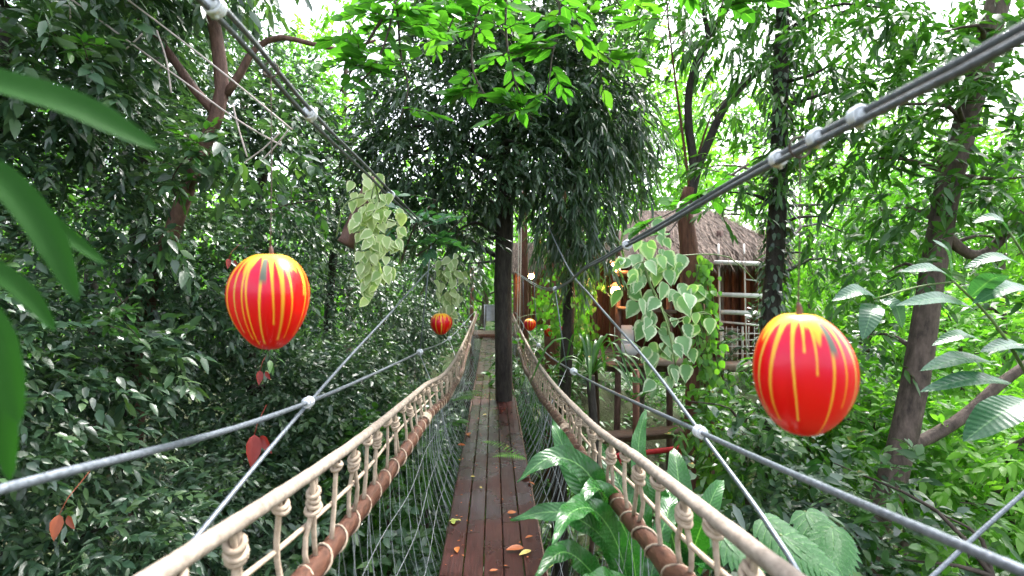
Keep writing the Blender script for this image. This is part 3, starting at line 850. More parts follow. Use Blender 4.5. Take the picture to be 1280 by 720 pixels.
# low shrubs under both sides of the bridge
for (xc, yc, zc, rr, lf, lb) in ((-1.55, 2.1, -1.3, .75, 'dark_leaf', 'dark low shrub under the near left rope rail'), (-1.35, 3.7, -1.35, .8, 'dark_leaf', 'dark low shrub under the middle of the left railing'),
                                 (-1.15, 5.6, -1.2, .85, 'mid_leaf', 'green low shrub showing through the left netting'), (-1.1, 8.2, -.9, .8, 'dark_leaf', 'dark low shrub under the far left railing'),
                                 (1.15, 3.4, -1.5, .7, 'mid_leaf', 'green low shrub below the bird nest fern'), (1.45, 5.2, -2.3, .7, 'dark_leaf', 'dark low shrub under the right railing near the strap leaved plant'),
                                 (1.0, 9.0, -.5, .7, 'mid_leaf', 'green low shrub beside the far right railing')):
    cl = [(np.array([xc, yc, zc]) + rng.normal(size=3) * [.35, .5, .3], rr * rng.uniform(.6, .9)) for _ in range(7)]
    b0 = np.array([xc, yc, float(gh(xc, yc))])
    tree('low_shrub', lb, [b0, b0 + [.05, 0, .8], [xc, yc, zc]], .04, cl, M[lf], M['twig'], 150, 9, .24, .11, .05, cat='shrub', limb_frac=.9, limb_r=.018, group='low shrubs under the bridge')

# forked red-barked trunk on the left
d = 3.75
b0 = at(150, 470, 5.6); b0[2] = gh(b0[0], b0[1])
trk = [b0, at(182, 405, 4.5), at(212, 300, 3.9), at(237, 228, 3.85), at(262, 165, d), at(277, 120, d), at(273, 60, d), at(262, 0, d), at(255, -90, d)]
ex = [([at(268, 140, d), at(243, 112, d), at(215, 72, d), at(180, 28, d), at(150, -8, d), at(120, -60, d)], (.036, .02)),
      ([at(283, 118, d), at(300, 92, d), at(318, 62, d), at(350, 47, d), at(395, 56, d), at(432, 62, d), at(470, 50, d)], (.03, .010))]
cl = [(at(250, -60, 3.6), (.6, .5, .3)), (at(120, -40, 3.6), (.5, .5, .3)), (at(252, 195, 3.5), (.15, .1, .13)), (at(205, 275, 3.55), (.10, .1, .10)), (at(185, 450, 3.7), (.3, .2, .25)), (at(140, 470, 3.6), (.35, .2, .3)), (at(225, 205, 3.5), (.12, .1, .1)), (at(240, 222, 3.5), (.16, .1, .13)), (at(262, 172, 3.5), (.10, .08, .07)), (at(215, 300, 3.6), (.07, .06, .06)), (at(330, 190, 3.7), (.28, .25, .22)), (at(60, 70, 3.3), (.5, .4, .35))]
tree('forked_tree', 'mottled red brown forked trunk with a bent grey limb at the upper left', trk, [.045, .045, .04, .04, .055, .064, .055, .047, .04], cl, M['dark_leaf'], M['bark_red'], 420, 8, .22, .11, .05,
     extra=ex, limb_frac=.3, nseg=44)

# slack ropes strung across the upper left
rp = thing('rope_net', 'thin pale pinkish ropes strung in a loose frame across the upper left foliage', 'rope', at(230, 90, 3.4))
dr_ = 3.4
for nm, pts, r in (('long_rope', [at(70, -15, dr_), at(120, 22, dr_), at(230, 102, dr_), at(300, 152, dr_), at(352, 182, dr_)], .006), ('long_rope', [at(140, -15, dr_), at(200, 30, dr_), at(280, 92, dr_), at(365, 162, dr_)], .006),
                   ('cross_rope', [at(86, -5, dr_), at(88, 24, dr_)], .005), ('cross_rope', [at(196, 38, dr_), at(208, 75, dr_), at(214, 116, dr_)], .005), ('cross_rope', [at(291, 130, dr_), at(298, 160, dr_), at(309, 196, dr_)], .005),
                   ('cross_rope', [at(306, 203, dr_), at(330, 185, dr_), at(350, 166, dr_)], .005), ('cross_rope', [at(328, 200, dr_), at(345, 182, dr_), at(360, 163, dr_)], .005), ('cross_rope', [at(157, 62, dr_), at(168, 52, dr_), at(178, 42, dr_)], .005)):
    b = MB(); b.tube(spline(pts, 16), r, 6, lobes=2, twist=150, lobe_amp=.2); b.build(nm, M['pink_rope'], rp)

for lb, a_, b_ in (('young light green shoots in the dark foliage to the left of the large left coconut', (130, 400, 3.2), (160, 372, 3.0)), ('young light green shoots low between the left side cable and the stay', (330, 410, 3.4), (345, 385, 3.2)),
                   ('light green leafy spray at the upper left corner, behind the slack ropes', (60, 40, 3.2), (110, 75, 3.0)), ('light leafy spray in front of the forked red trunk', (215, 225, 3.4), (245, 180, 3.3)),
                   ('mid green spray just left of the slanted log', (350, 260, 3.6), (395, 250, 3.4))):
    p0, p1 = at(*a_), at(*b_); root = thing('leafy_shoot', lb, 'shoot', p0)
    tw = MB(); lf = MB(); c = spline([p0 + [-.1, .25, -.12], p0, p1], 10); tw.tube(c, .005, 5)
    k = 12; u = rng.normal(size=(k, 3)) + [.3, -.6, .3]
    sprigs(lf, c[rng.integers(3, 10, k)], u, 8, .2, .075, .034, ST2, droop=.2, tw=tw)
    tw.build('twig', M['twig'], root); lf.build('leaves', M['mid_leaf'], root)

# red and rusty single leaves caught in the left foliage
for (px, py, dd, ln, mt, lb) in ((318, 562, 2.9, .17, 'red_leaf', 'broad red leaf hanging below the large left coconut'), (74, 657, 2.3, .10, 'rust_leaf', 'rusty orange withered leaf low at the left'),
                                 (325, 472, 3.3, .09, 'red_leaf', 'small dark red leaf right under the large left coconut'), (286, 330, 3.4, .07, 'red_leaf', 'small red leaf left of the large left coconut')):
    b = MB(); p = at(px, py, dd); p2 = p + np.array([0, 0, ln * .5])
    b.leaves([p2, p2 + [.03, .01, -.01]], [[.1, -.5, -1], [.6, -.2, -.5]], [[.7, -1, .3], [-.3, -1, .5]], [ln * .85, ln * .6], [ln * .5, ln * .32], ST3, fold=.6, droop=.3, wavy=.05)
    b.tube([p2, p2 + [-.01, .06, .05], p2 + [-.02, .2, .12]], .0022, 4)
    tag(b.build('withered_leaf', M[mt]), lb, 'leaf', 'red leaves caught in the left foliage')


# ------------------------------------------------------------------ broad blades and fronds
def frond(mb, pts, width, n=14, wav=.0, fold=.25, nrm=(0, -.4, 1), rnd=None, prof=None, freq=2.6):
    c = spline(pts, n); t = np.linspace(0, 1, n)
    if prof is None:
        wv = np.sin(PI * np.clip(t * .93 + .05, 0, 1)) ** .62
    else:
        wv = np.interp(t, [p[0] for p in prof], [p[1] for p in prof])
    wv[-1] = .02
    T = np.gradient(c, axis=0); T = nz(T)
    sd = nz(np.cross(T, np.asarray(nrm, float))); nn = np.cross(sd, T)
    r = rng.random() if rnd is None else rnd
    ph = rng.random() * 6
    cols = []; A = []
    for k, f in enumerate((-1, -.55, 0, .55, 1)):
        wob = wav * width * np.sin(t * n * freq * .5 + ph + (2 if f > 0 else 0)) * abs(f) ** 2
        cols.append(c + sd * (f * width * .5 * wv)[:, None] + nn * ((abs(f) * fold * width * .5 * wv) + wob)[:, None])
        A.append(np.stack([np.full(n, abs(f)), t, np.full(n, r)], 1))
    V = np.stack(cols, 1); A = np.stack(A, 1)
    ix = np.arange(n * 5).reshape(n, 5)
    q = np.stack([ix[:-1, :-1], ix[1:, :-1], ix[1:, 1:], ix[:-1, 1:]], -1).reshape(-1, 4)
    mb.add(V, q, None, A)


BLP = [(0, .5), (.15, .8), (.5, 1), (.75, .85), (.93, .45), (1, .02)]
pl = thing('blade_plant', 'long blurred green blade leaves reaching in from the left edge', 'plant', at(-160, 330, .5))
for pts, wd in (([at(-110, 72, .46), at(0, 105, .48), at(95, 135, .5), at(200, 188, .52)], .036), ([at(-90, 170, .5), at(0, 222, .5), at(60, 295, .5), at(98, 378, .5)], .030),
                ([at(-70, 200, .53), at(20, 245, .53), at(75, 288, .53), at(134, 332, .53)], .02), ([at(-80, 300, .5), at(0, 342, .5), at(40, 375, .5), at(70, 415, .5)], .02),
                ([at(-60, 340, .45), at(-8, 410, .45), at(12, 470, .45), at(24, 530, .45)], .026), ([at(-50, 430, .5), at(0, 505, .5), at(10, 560, .5), at(12, 602, .5)], .022)):
    b = MB(); frond(b, pts, wd, 16, 0, .3, (.3, -.8, .6), prof=BLP); b.build('leaf', M['blade_leaf'], pl)
b = MB(); b.tube(spline([at(-60, 440, .5), at(-85, 330, .5), at(-110, 200, .49), at(-115, 72, .46)], 12), .008, 8); b.build('stem', M['green_stem'], pl)

# bird's nest fern beside the right railing
fb_ = at(800, 800, 2.1)
fern = thing('nest_fern', 'large glossy bird nest fern pushing its broad fronds through the right netting', 'fern', fb_)
for pts, wd in (([(765, 665, 2.3), (718, 590, 2.4), (690, 523, 2.6)], .17), ([(770, 670, 2.2), (735, 592, 2.25), (690, 572, 2.2), (646, 602, 2.12)], .17), ([(765, 690, 2.1), (722, 648, 2.0), (685, 640, 2.0), (638, 650, 2.0)], .13),
                ([(745, 722, 1.95), (705, 690, 1.85), (668, 722, 1.7)], .13), ([(795, 662, 2.35), (772, 600, 2.55), (750, 552, 2.8)], .15), ([(805, 640, 2.45), (798, 560, 2.6), (808, 508, 2.75)], .12),
                ([(775, 690, 2.05), (745, 640, 1.95), (715, 640, 1.8), (690, 680, 1.65)], .15), ([(775, 735, 1.9), (740, 735, 1.75), (700, 770, 1.6)], .14), ([(820, 690, 2.2), (835, 640, 2.3), (838, 600, 2.5)], .12),
                ([(790, 690, 2.1), (760, 625, 2.1), (742, 610, 2.0), (722, 630, 1.9)], .15)):
    b = MB()
    frond(b, [fb_] + [at(*q) for q in pts], wd * .7, 40, .11, .22, (-.25, -.7, .7), prof=[(0, .2), (.15, .4), (.4, .85), (.65, 1), (.82, .8), (.93, .4), (1, .02)], freq=2.2); b.build('frond', M['fern_leaf'], fern)
b = MB(); b.tube(spline([fb_ + [0, 0, -.25], fb_ + [0, 0, -.1], fb_ + [0, 0, .03]], 8), [.03, .06, .085, .095, .10, .09, .07, .04], 12, rough=.12); b.build('root_ball', M['bark_dark'], fern)
# second one lower down outside the railing
fb2 = np.array([.95, 2.55, .1])
fern = thing('nest_fern', 'smaller bird nest fern below and outside the right rope rail', 'fern', fb2)
for mid, tip, wd in (((830, 640, 2.4), (800, 585, 2.4), .12), ((850, 620, 2.6), (842, 560, 2.8), .14), ((880, 650, 2.4), (905, 600, 2.5), .12), ((890, 700, 2.2), (940, 690, 2.1), .10), ((840, 700, 2.2), (815, 690, 2.0), .11)):
    b = MB(); m_ = at(*mid); t_ = at(*tip)
    frond(b, [fb2, fb2 + (m_ - fb2) * .5 + [0, 0, .06], m_, m_ * .45 + t_ * .55 + [0, 0, .03], t_], wd, 20, .06, .3, (-.1, -.7, .7)); b.build('frond', M['fern_leaf'], fern)
b = MB(); b.tube(spline([fb2 + [0, 0, -.25], fb2 + [0, 0, -.1], fb2 + [0, 0, .03]], 8), [.03, .06, .085, .095, .10, .09, .07, .04], 12, rough=.12); b.build('root_ball', M['bark_dark'], fern)

# strap-leaved plant right of the trunk
sb = at(738, 470, 5.0)
strap = thing('strap_plant', 'tuft of long arching strap leaves beyond the right side cable', 'plant', sb)
b = MB()
for k in range(24):
    a = rng.uniform(0, 2 * PI); ln = rng.uniform(.35, .65); h = rng.uniform(.15, .5)
    o_ = np.array([math.cos(a), math.sin(a), 0]) * ln
    frond(b, [sb, sb + o_ * .35 + [0, 0, h * .8], sb + o_ * .75 + [0, 0, h * .75], sb + o_ * 1.1 + [0, 0, h * .1 - .08]], .035, 10, 0, .25, (0, -.2, 1), prof=BLP)
b.build('leaf_tuft', M['mid_leaf'], strap)
b = MB(); b.tube(spline([sb + [.1, .1, -1.2], sb + [.04, .02, -.5], sb], 8), .04, 8, rough=.08); b.build('stem', M['bark_dark'], strap)

# small feathery sprig over the deck edge and small ferns at the netting
for (px, py, dd, lb) in ((583, 495, 5.6, 'small feathery fern poking through the left netting'), (632, 565, 3.9, 'thin feathery sprig leaning over the right boards')):
    p = at(px, py, dd); root = thing('feather_fern', lb, 'fern', p)
    b = MB()
    for k in range(7 if dd > 5 else 2):
        a = rng.uniform(-.8, .8) + (0 if px < 600 else PI); ln = rng.uniform(.25, .4)
        base_ = p + np.array([-.16 if px < 600 else .17, 0, -.05])
        f = np.linspace(.1, 1, 16)
        c = base_ + np.outer(f * ln, [math.cos(a), math.sin(a), 0]) + np.outer(.22 * np.sin(f * 2.2), [0, 0, 1]) * ln
        for sg in (-1, 1):
            b.leaves(c, np.tile([math.cos(a) * .4 - sg * math.sin(a), math.sin(a) * .4 + sg * math.cos(a), 0], (16, 1)), np.tile([0, 0, 1.0], (16, 1)), .07 * np.sin(PI * (f * .85 + .1)), .016, ST1)
    b.build('fronds', M['light_leaf'], root)


# ------------------------------------------------------------------ variegated vines
def heart_leaves(mb, pts, L, n_out=(.1, -1, .25)):
    k = len(pts)
    d_ = np.stack([rng.normal(size=k) * .55, rng.normal(size=k) * .3 - .25, -np.abs(rng.normal(size=k) * .35) - .55], 1)
    nr = np.asarray(n_out, float) + rng.normal(size=(k, 3)) * .35
    s = rng.uniform(.65, 1.25, k)
    mb.leaves(pts, d_, nr, L * s, L * .84 * s, ((.015, .36), (.1, .76), (.29, 1.0), (.52, .86), (.74, .5), (.9, .18)), fold=.22, droop=.14)


def vine_thing(label, curve_pts, rad, n, L, mat, depth=.15, name='variegated_vine'):
    root = thing(name, label, 'vine', np.asarray(curve_pts[0]))
    c = spline(curve_pts, 40)
    b = MB(); b.tube(c, .009, 6, rough=.1)
    for k in range(9):
        i = rng.integers(2, 32); j = min(i + 8, 39)
        o_ = rng.normal(size=3) * rad * .6
        b.tube(spline([c[i], (c[i] + c[j]) / 2 + o_ + [0, 0, .03], c[j] + o_ * 1.4 - [0, 0, .08]], 8), .004, 5)
    b.build('stem', M['green_stem'], root)
    i = rng.integers(0, 40, n); r = np.interp(i / 39, np.linspace(0, 1, len(rad_prof)), rad_prof) * rad
    a = rng.uniform(0, 2 * PI, n); q = rng.random(n) ** .5
    pts = c[i] + np.stack([np.cos(a) * r * q, np.sin(a) * r * q * depth / .15 * .6 - .05, rng.normal(size=n) * .06], 1)
    b = MB(); heart_leaves(b, pts, L); b.build('leaves', mat, root)
    return root


rad_prof = [.5, .9, 1, .8, .35, .2]
lg = thing('hanging_log', 'rough brown log hung slantwise from the left upper cable, draped with variegated vine', 'log', at(452, 260, 2.9))
b = MB(); b.tube(spline([at(466, 222, 2.9), at(455, 255, 2.88), at(444, 285, 2.86), at(432, 306, 2.84)], 14), np.interp(np.arange(14), [0, 3, 10, 13], [.025, .04, .055, .05]), 12, rough=.06); b.build('log', M['bark_red'], lg)
b = MB(); b.tube([at(466, 224, 2.9), at(470, 205, 2.9) * .5 + along_y(ML, np.array([2.9]))[0] * .5, along_y(ML, np.array([2.9]))[0]], .004, 6); b.build('wire_loop', M['wire'], lg)
vine_thing('pale yellow green variegated vine hanging in a tapering curtain from the slanted log', [at(462, 235, 2.8), at(475, 262, 2.78), at(480, 290, 2.76), at(470, 320, 2.78), at(461, 345, 2.8), at(460, 352, 2.8)], .15, 140, .062, M['pale_vine'])
vine_thing('small yellow green variegated vine above the small left coconut', [at(562, 330, 6.1), at(565, 350, 6.1), at(560, 372, 6.1), at(558, 392, 6.1)], .2, 80, .11, M['pale_vine'])
rad_prof = [.4, .8, 1.1, 1, .75, .35]
vine_thing('large white edged variegated vine in front of the tree house', [at(812, 305, 3.3), at(808, 340, 3.2), at(822, 375, 3.15), at(835, 405, 3.15), at(832, 430, 3.2), at(818, 450, 3.25)], .26, 105, .10, M['white_vine'], depth=.2)
rad_prof = [.7, 1, 1, 1, .8, .5]
vine_thing('mass of small leaved green vine beyond the right rail, below the far lamp', [at(715, 335, 8.8), at(712, 360, 8.7), at(700, 385, 8.6), at(715, 410, 8.6), at(722, 430, 8.6)], .55, 650, .085, M['light_leaf'], depth=.4)

# ------------------------------------------------------------------ leafy branches overhead
def branch(label, stems, L, mat, per, slen=.28, M_=9, name='leafy_branch', sp=.9):
    root = thing(name, label, 'branch', np.asarray(stems[0][0]))
    b = MB(); lf = MB()
    for pts in stems:
        c = spline(pts, 16); b.tube(c, np.linspace(.011, .004, 16), 6, rough=.05)
        i = rng.integers(4, 16, per); u = nz(rng.normal(size=(per, 3)) * [1.1, .7, .3] + [0, -.25, -.05])
        for j, k in enumerate(i):
            pass
        sprigs(lf, c[i], u, M_, slen, L, L * .54, ST3, droop=.12, spread=sp, tw=b, upn=.7, jitter=.18, fold=.12)
    b.build('twig', M['twig'], root); lf.build('leaves', mat, root)
    return root


branch('bright green large leaved branch hanging down in front of the dark central tree', [[at(640, -60, 3.3), at(632, 20, 3.2), at(640, 90, 3.1), at(665, 150, 3.05)], [at(640, -60, 3.3), at(600, 10, 3.2), at(590, 80, 3.1), at(612, 130, 3.05)], [at(690, -60, 3.4), at(700, 20, 3.3), at(690, 70, 3.2), at(685, 120, 3.1)]], .112, M['bright_leaf'], 9, .26)
branch('bright green branch hanging against the white sky gap at the upper left of centre', [[at(500, -60, 3.2), at(490, 20, 3.1), at(470, 80, 3.0), at(440, 110, 2.95)], [at(495, -40, 3.2), at(500, 60, 3.1), at(510, 110, 3.0), at(500, 150, 3.0)], [at(480, 20, 3.1), at(455, 60, 3.1), at(425, 115, 3.05)]], .105, M['bright_leaf'], 8, .25)
branch('bright broad leaved branch in front of the thatched roof', [[at(935, 205, 3.9), at(890, 235, 3.8), at(845, 262, 3.6), at(800, 285, 3.5)], [at(900, 230, 3.8), at(865, 255, 3.7), at(835, 292, 3.5)]], .12, M['bright_leaf'], 5, .2, 6)
branch('yellow green leafy branch at the top edge, left of centre', [[at(560, -80, 3.6), at(575, -10, 3.6), at(560, 40, 3.5)], [at(540, -70, 3.6), at(535, 0, 3.6), at(530, 30, 3.5)]], .12, M['bright_leaf'], 7, .25)
branch('light leafy branches lacing the top edge above the dark central tree', [[at(560, -90, 4.4), at(580, -20, 4.4), at(620, 30, 4.3), at(650, 70, 4.2)], [at(700, -90, 4.5), at(690, -20, 4.4), at(720, 40, 4.3), at(770, 80, 4.2)], [at(640, -90, 4.5), at(660, -30, 4.5), at(600, 20, 4.4), at(540, 50, 4.3)], [at(740, -90, 4.6), at(760, -20, 4.5), at(790, 30, 4.5)]], .12, M['light_leaf'], 9, .34, name='leafy_branch')
branch('bright green branch hanging at the top edge, right of centre', [[at(850, -80, 3.6), at(840, -10, 3.5), at(825, 30, 3.4)], [at(880, -80, 3.6), at(905, -20, 3.5), at(900, 15, 3.4)]], .13, M['bright_leaf'], 6, .26)
branch('pale fern like shoots standing out of the left foliage above the small left coconut', [[at(500, 330, 4.6), at(520, 280, 4.5), at(545, 250, 4.4)], [at(490, 320, 4.6), at(480, 250, 4.5), at(470, 225, 4.4)], [at(520, 320, 4.6), at(560, 290, 4.5), at(580, 270, 4.4)]], .11, M['broad_leaf'], 7, .3)

# ------------------------------------------------------------------ broad compound leaves at the right edge
bp = thing('broad_leaf_plant', 'large dull green paired leaves leaning in from the right edge', 'plant', at(1330, 640, 2.2))
dd = 2.15
stem1 = [at(1340, 720, 2.3), at(1335, 560, 2.2), at(1285, 470, dd), at(1240, 400, dd), at(1190, 350, dd)]
b = MB(); b.tube(spline(stem1, 20), np.linspace(.012, .005, 20), 8); b.tube(spline([at(1335, 560, 2.2), at(1310, 420, dd), at(1290, 340, dd), at(1262, 290, dd)], 16), np.linspace(.01, .004, 16), 8); b.build('stem', M['green_stem'], bp)
for (bx, by, tx, ty, wd) in ((1238, 452, 1150, 464, .085), (1262, 478, 1150, 490, .085), (1285, 500, 1204, 552, .15), (1225, 425, 1165, 432, .07), (1248, 430, 1300, 470, .09), (1215, 385, 1120, 382, .07), (1212, 372, 1260, 345, .08),
                         (1195, 352, 1125, 340, .07), (1290, 440, 1225, 440, .08), (1285, 360, 1215, 380, .08), (1275, 330, 1205, 335, .075), (1290, 390, 1340, 420, .09), (1190, 350, 1165, 300, .07), (1262, 290, 1215, 278, .07), (1270, 300, 1320, 290, .08),
                         (1095, 372, 1040, 376, .07), (1090, 380, 1078, 425, .08), (1100, 375, 1128, 410, .07)):
    b = MB(); p0 = at(bx, by, dd + rng.uniform(-.1, .1)); p1 = at(tx, ty, dd + rng.uniform(-.25, .05))
    m_ = (p0 + p1) / 2 + np.array([0, -.02, .035])
    frond(b, [p0, m_, p1], wd, 14, .02, .2, (rng.normal() * .2 - .1, -.55 + rng.normal() * .15, .9), prof=[(0, .1), (.08, .55), (.3, .98), (.5, 1), (.75, .72), (.92, .3), (1, .02)]); b.build('leaf', M['broad_leaf'], bp)
b = MB(); b.tube(spline([at(1195, 352, dd), at(1150, 358, dd), at(1092, 374, dd)], 10), .004, 6); b.build('stem', M['green_stem'], bp)

# philodendron at bottom right
pb = at(985, 790, 2.3)
ph = thing('lobed_leaf_plant', 'plant with big lobed leaves below the right side cable at the bottom', 'plant', pb)
for (tx, ty, dd2, wd) in ((960, 690, 2.2, .16), (1015, 678, 2.3, .17), (1050, 700, 2.2, .15), (905, 705, 2.1, .14), (985, 715, 2.0, .15)):
    b = MB(); t_ = at(tx, ty, dd2); c0 = t_ + np.array([.0, .05, .12])
    b.tube(spline([pb, (pb + c0) / 2 + [0, 0, .08], c0], 8), .006, 6, m=1)
    ax = nz(np.array([rng.uniform(-.7, .7), -.75, -.5])); sx = nz(np.cross(ax, [0, -.5, .9])); up_ = np.cross(sx, ax)
    ln = .18; f = np.linspace(.04, .9, 8)
    for sg in (-1, 1):
        d_ = sx * sg * np.cos(f * 1.0)[:, None] + ax * (.15 + np.sin(f * 1.1))[:, None]
        b.leaves(c0 + np.outer(f * ln, ax), d_, np.tile(up_, (8, 1)), wd * .8 * np.interp(f, [0, .25, .6, 1], [.7, 1, .85, .45]), .05, ST3, fold=.08, droop=.22, rnd=.5)
    b.leaves([c0], [ax], [up_], ln * 1.12, .06, ST3, fold=.15, droop=.08, rnd=.5)
    b.build('leaf', [M['fern_leaf'], M['green_stem']], ph)

# ------------------------------------------------------------------ right-hand trees
# tree carrying the tree house: vine-clad rusty trunk with two dark limbs
dT = 6.3
b0 = at(872, 620, dT); b0[2] = gh(b0[0], b0[1])
trk = [b0, at(872, 600, dT), at(874, 480, dT), at(866, 380, dT), at(860, 300, dT), at(856, 262, dT), at(862, 235, dT)]
ex = [([at(858, 265, dT), at(868, 215, dT), at(862, 170, dT), at(860, 130, dT), at(866, 90, dT), at(885, 45, dT), at(915, 0, dT), at(930, -60, dT)], (.06, .03)),
      ([at(862, 258, dT), at(872, 210, dT), at(886, 178, dT), at(905, 135, dT), at(935, 100, dT), at(975, 65, dT), at(1020, 30, dT), at(1070, 10, dT)], (.06, .028)),
      ([at(868, 85, dT), at(885, 50, dT), at(880, 10, dT), at(890, -40, dT)], (.035, .02))]
cl = [(at(870, 20, 6.0), (.7, .6, .45)), (at(940, 40, 6.0), (.8, .6, .45)), (at(1010, -10, 6.2), (.9, .7, .5)), (at(850, -40, 6.4), (.8, .8, .4)), (at(930, 110, 6.6), (.45, .4, .35)), (at(895, 150, 6.8), (.35, .3, .25))]
tree('vine_tree', 'rusty trunk beside the thatched tree house with two dark curving limbs', trk, [.2, .19, .18, .175, .165, .13, .07], cl, M['mid_leaf'], M['bark_rust'], 200, 9, .3, .12, .038, bark2=M['bark_dark'], extra=ex, limb_r=.02, limb_frac=.2, droop=.4, down=-.4, nseg=40)
cv = thing('climbing_vine', 'bright green climber covering the lower rusty trunk beside the tree house', 'vine', at(885, 600, dT - .2))
lf = MB(); st_ = MB()
for k in range(8):
    x0 = rng.uniform(862, 925)
    c = spline([at(x0 + 8, 640, dT - .25), at(x0 + rng.normal() * 10, 540, dT - .25), at(min(x0, 893) + rng.normal() * 5, 450, dT - .22), at(min(x0, 884) + rng.normal() * 6, 385, dT - .22), at(min(x0, 884) + rng.normal() * 4, 330, dT - .2)], 40)
    st_.tube(c, .008, 5); i = np.minimum((rng.random(80) ** 1.5 * 40).astype(int), 39)
    heart_leaves(lf, c[i] + rng.normal(size=(80, 3)) * [.06, .06, .05], .085)
lf.build('leaves', M['climber'], cv); st_.build('stem', M['green_stem'], cv)

# dark vine-clad trunk at centre right
dV = 5.6
b0 = at(965, 560, dV); b0[2] = gh(b0[0], b0[1])
trk = [b0, at(962, 450, dV), at(966, 360, dV), at(972, 270, dV), at(974, 180, dV), at(976, 90, dV), at(980, 0, dV), at(985, -80, dV)]
cl = [(at(1000, 90, 5.2), (.6, .5, .5)), (at(940, 200, 5.3), (.45, .4, .35)), (at(1060, 60, 5.0), (.7, .6, .5)), (at(1030, 190, 5.2), (.5, .45, .4)), (at(1110, 10, 5.2), (.8, .7, .5)), (at(1000, -30, 5.4), (.9, .8, .4)),
      (at(1080, 150, 5.0), (.5, .4, .4)), (at(1040, 270, 5.6), (.4, .4, .35)), (at(905, 240, 5.6), (.35, .3, .25)), (at(1150, 90, 5.2), (.6, .5, .45)), (at(1010, 320, 5.8), (.3, .3, .25)), (at(1100, 240, 5.6), (.4, .35, .3))]
cl += [(at(1060, 330, 6.2), (.5, .4, .4)), (at(1090, 260, 6.6), (.5, .4, .4)), (at(1030, 110, 6.2), (.6, .5, .5)), (at(1120, 320, 6.4), (.5, .4, .4))]
tree('dark_trunk_tree', 'dark upright trunk wrapped in small climbing leaves to the right of the tree house', trk, [.12, .11, .10, .10, .095, .09, .075, .06], cl, M['mid_leaf'], M['bark_dark'], 170, 9, .3, .105, .034, limb_frac=.8, limb_r=.025, droop=.35, down=-.4, nseg=36)
cv = thing('climbing_vine', 'dark small leaved climber wrapped round the dark upright trunk', 'vine', at(962, 450, dV - .1))
T = spline(trk[1:], 120); i = rng.integers(0, 105, 900); a = rng.uniform(0, 2 * PI, 900)
pp_ = T[i] + np.stack([np.cos(a) * .13, np.sin(a) * .13, rng.normal(size=900) * .03], 1)
lf = MB(); lf.leaves(pp_, np.stack([np.cos(a) * .6, np.sin(a) * .6, rng.normal(size=900) * .4 - .6], 1), np.stack([np.cos(a), np.sin(a), np.full(900, .5)], 1), rng.uniform(.06, .11, 900), .045, ST2)
lf.build('leaves', M['canopy_leaf'], cv)

# big leaning pale trunk at the right
dB = 4.4
b0 = at(1060, 790, dB); b0[2] = gh(b0[0], b0[1])
trk = [b0, at(1082, 715, dB), at(1112, 610, dB), at(1140, 500, dB), at(1158, 390, dB), at(1180, 260, dB), at(1205, 160, dB), at(1235, 50, dB), at(1262, -60, dB)]
ex = [([at(1128, 560, dB), at(1165, 545, dB), at(1205, 520, dB), at(1250, 480, dB), at(1320, 430, dB)], (.055, .035)), ([at(1175, 290, dB), at(1220, 320, dB), at(1260, 290, dB), at(1310, 230, dB)], (.05, .03))]
cl = [(at(1180, 40, 4.2), (.6, .5, .4)), (at(1260, 60, 4.2), (.5, .5, .4)), (at(1120, 130, 4.4), (.5, .4, .4)), (at(1230, 160, 4.3), (.45, .4, .35)), (at(1290, 220, 4.2), (.5, .4, .4)), (at(1130, 260, 4.6), (.4, .35, .3)),
      (at(1250, 300, 4.6), (.4, .35, .3)), (at(1110, 340, 4.8), (.4, .35, .35)), (at(1200, -30, 4.2), (.8, .6, .4)), (at(1320, 380, 4.5), (.5, .4, .5)), (at(1070, 420, 4.9), (.35, .35, .3)), (at(1160, 200, 4.2), (.3, .3, .25)), (at(1205, 130, 4.0), (.28, .2, .3)), (at(1185, 250, 4.1), (.2, .15, .25)), (at(1160, 330, 4.2), (.16, .12, .2)), (at(1075, 200, 4.6), (.4, .3, .35)), (at(1240, 240, 4.2), (.35, .3, .3))]
tree('leaning_tree', 'thick pale brown trunk leaning right, between the large right coconut and the right edge', trk, [.13, .12, .115, .115, .105, .095, .09, .09, .08], cl, M['mid_leaf'], M['bark_grey'], 230, 9, .27, .10, .04, extra=ex, limb_frac=.8, limb_r=.025, droop=.3, nseg=40)

# shrubs below on the right
for (px, py, dd, rr, lf, lb) in ((1020, 640, 4.2, .7, 'dark_leaf', 'dark leafy bush below the large right coconut'), (1200, 620, 5.4, .7, 'light_leaf', 'light green bush behind the foot of the leaning trunk'), (1260, 560, 4.6, .8, 'lime_leaf', 'sunny light green bush at the lower right edge'),
                                 (930, 540, 5.2, .5, 'mid_leaf', 'green bush between the climber and the large right coconut'), (925, 770, 3.9, .5, 'dark_leaf', 'dark bush under the right side cable at the bottom'), (1090, 500, 5.8, .8, 'light_leaf', 'green bush right behind the large right coconut'),
                                 (1240, 720, 3.2, .5, 'mid_leaf', 'green bush in the bottom right corner beneath the guy wire'), (1010, 520, 6.6, .8, 'dark_leaf', 'dark bush low behind the large right coconut'), (1200, 420, 6.5, .9, 'lime_leaf', 'sunny bush behind the broad paired leaves')):
    p = at(px, py, dd)
    cl = [(p + rng.normal(size=3) * [rr * .55, rr * .5, rr * .5], rr * rng.uniform(.5, .8)) for _ in range(8)]
    b0 = np.array([p[0], p[1], float(gh(p[0], p[1]))])
    tree('leafy_bush', lb, [b0, b0 * .5 + p * .5 + [.08, 0, 0], p], .045, cl, M[lf], M['twig'], 150, 9, .26, .115, .048, cat='bush', limb_frac=.9, limb_r=.018, group='bushes below the right side of the bridge')

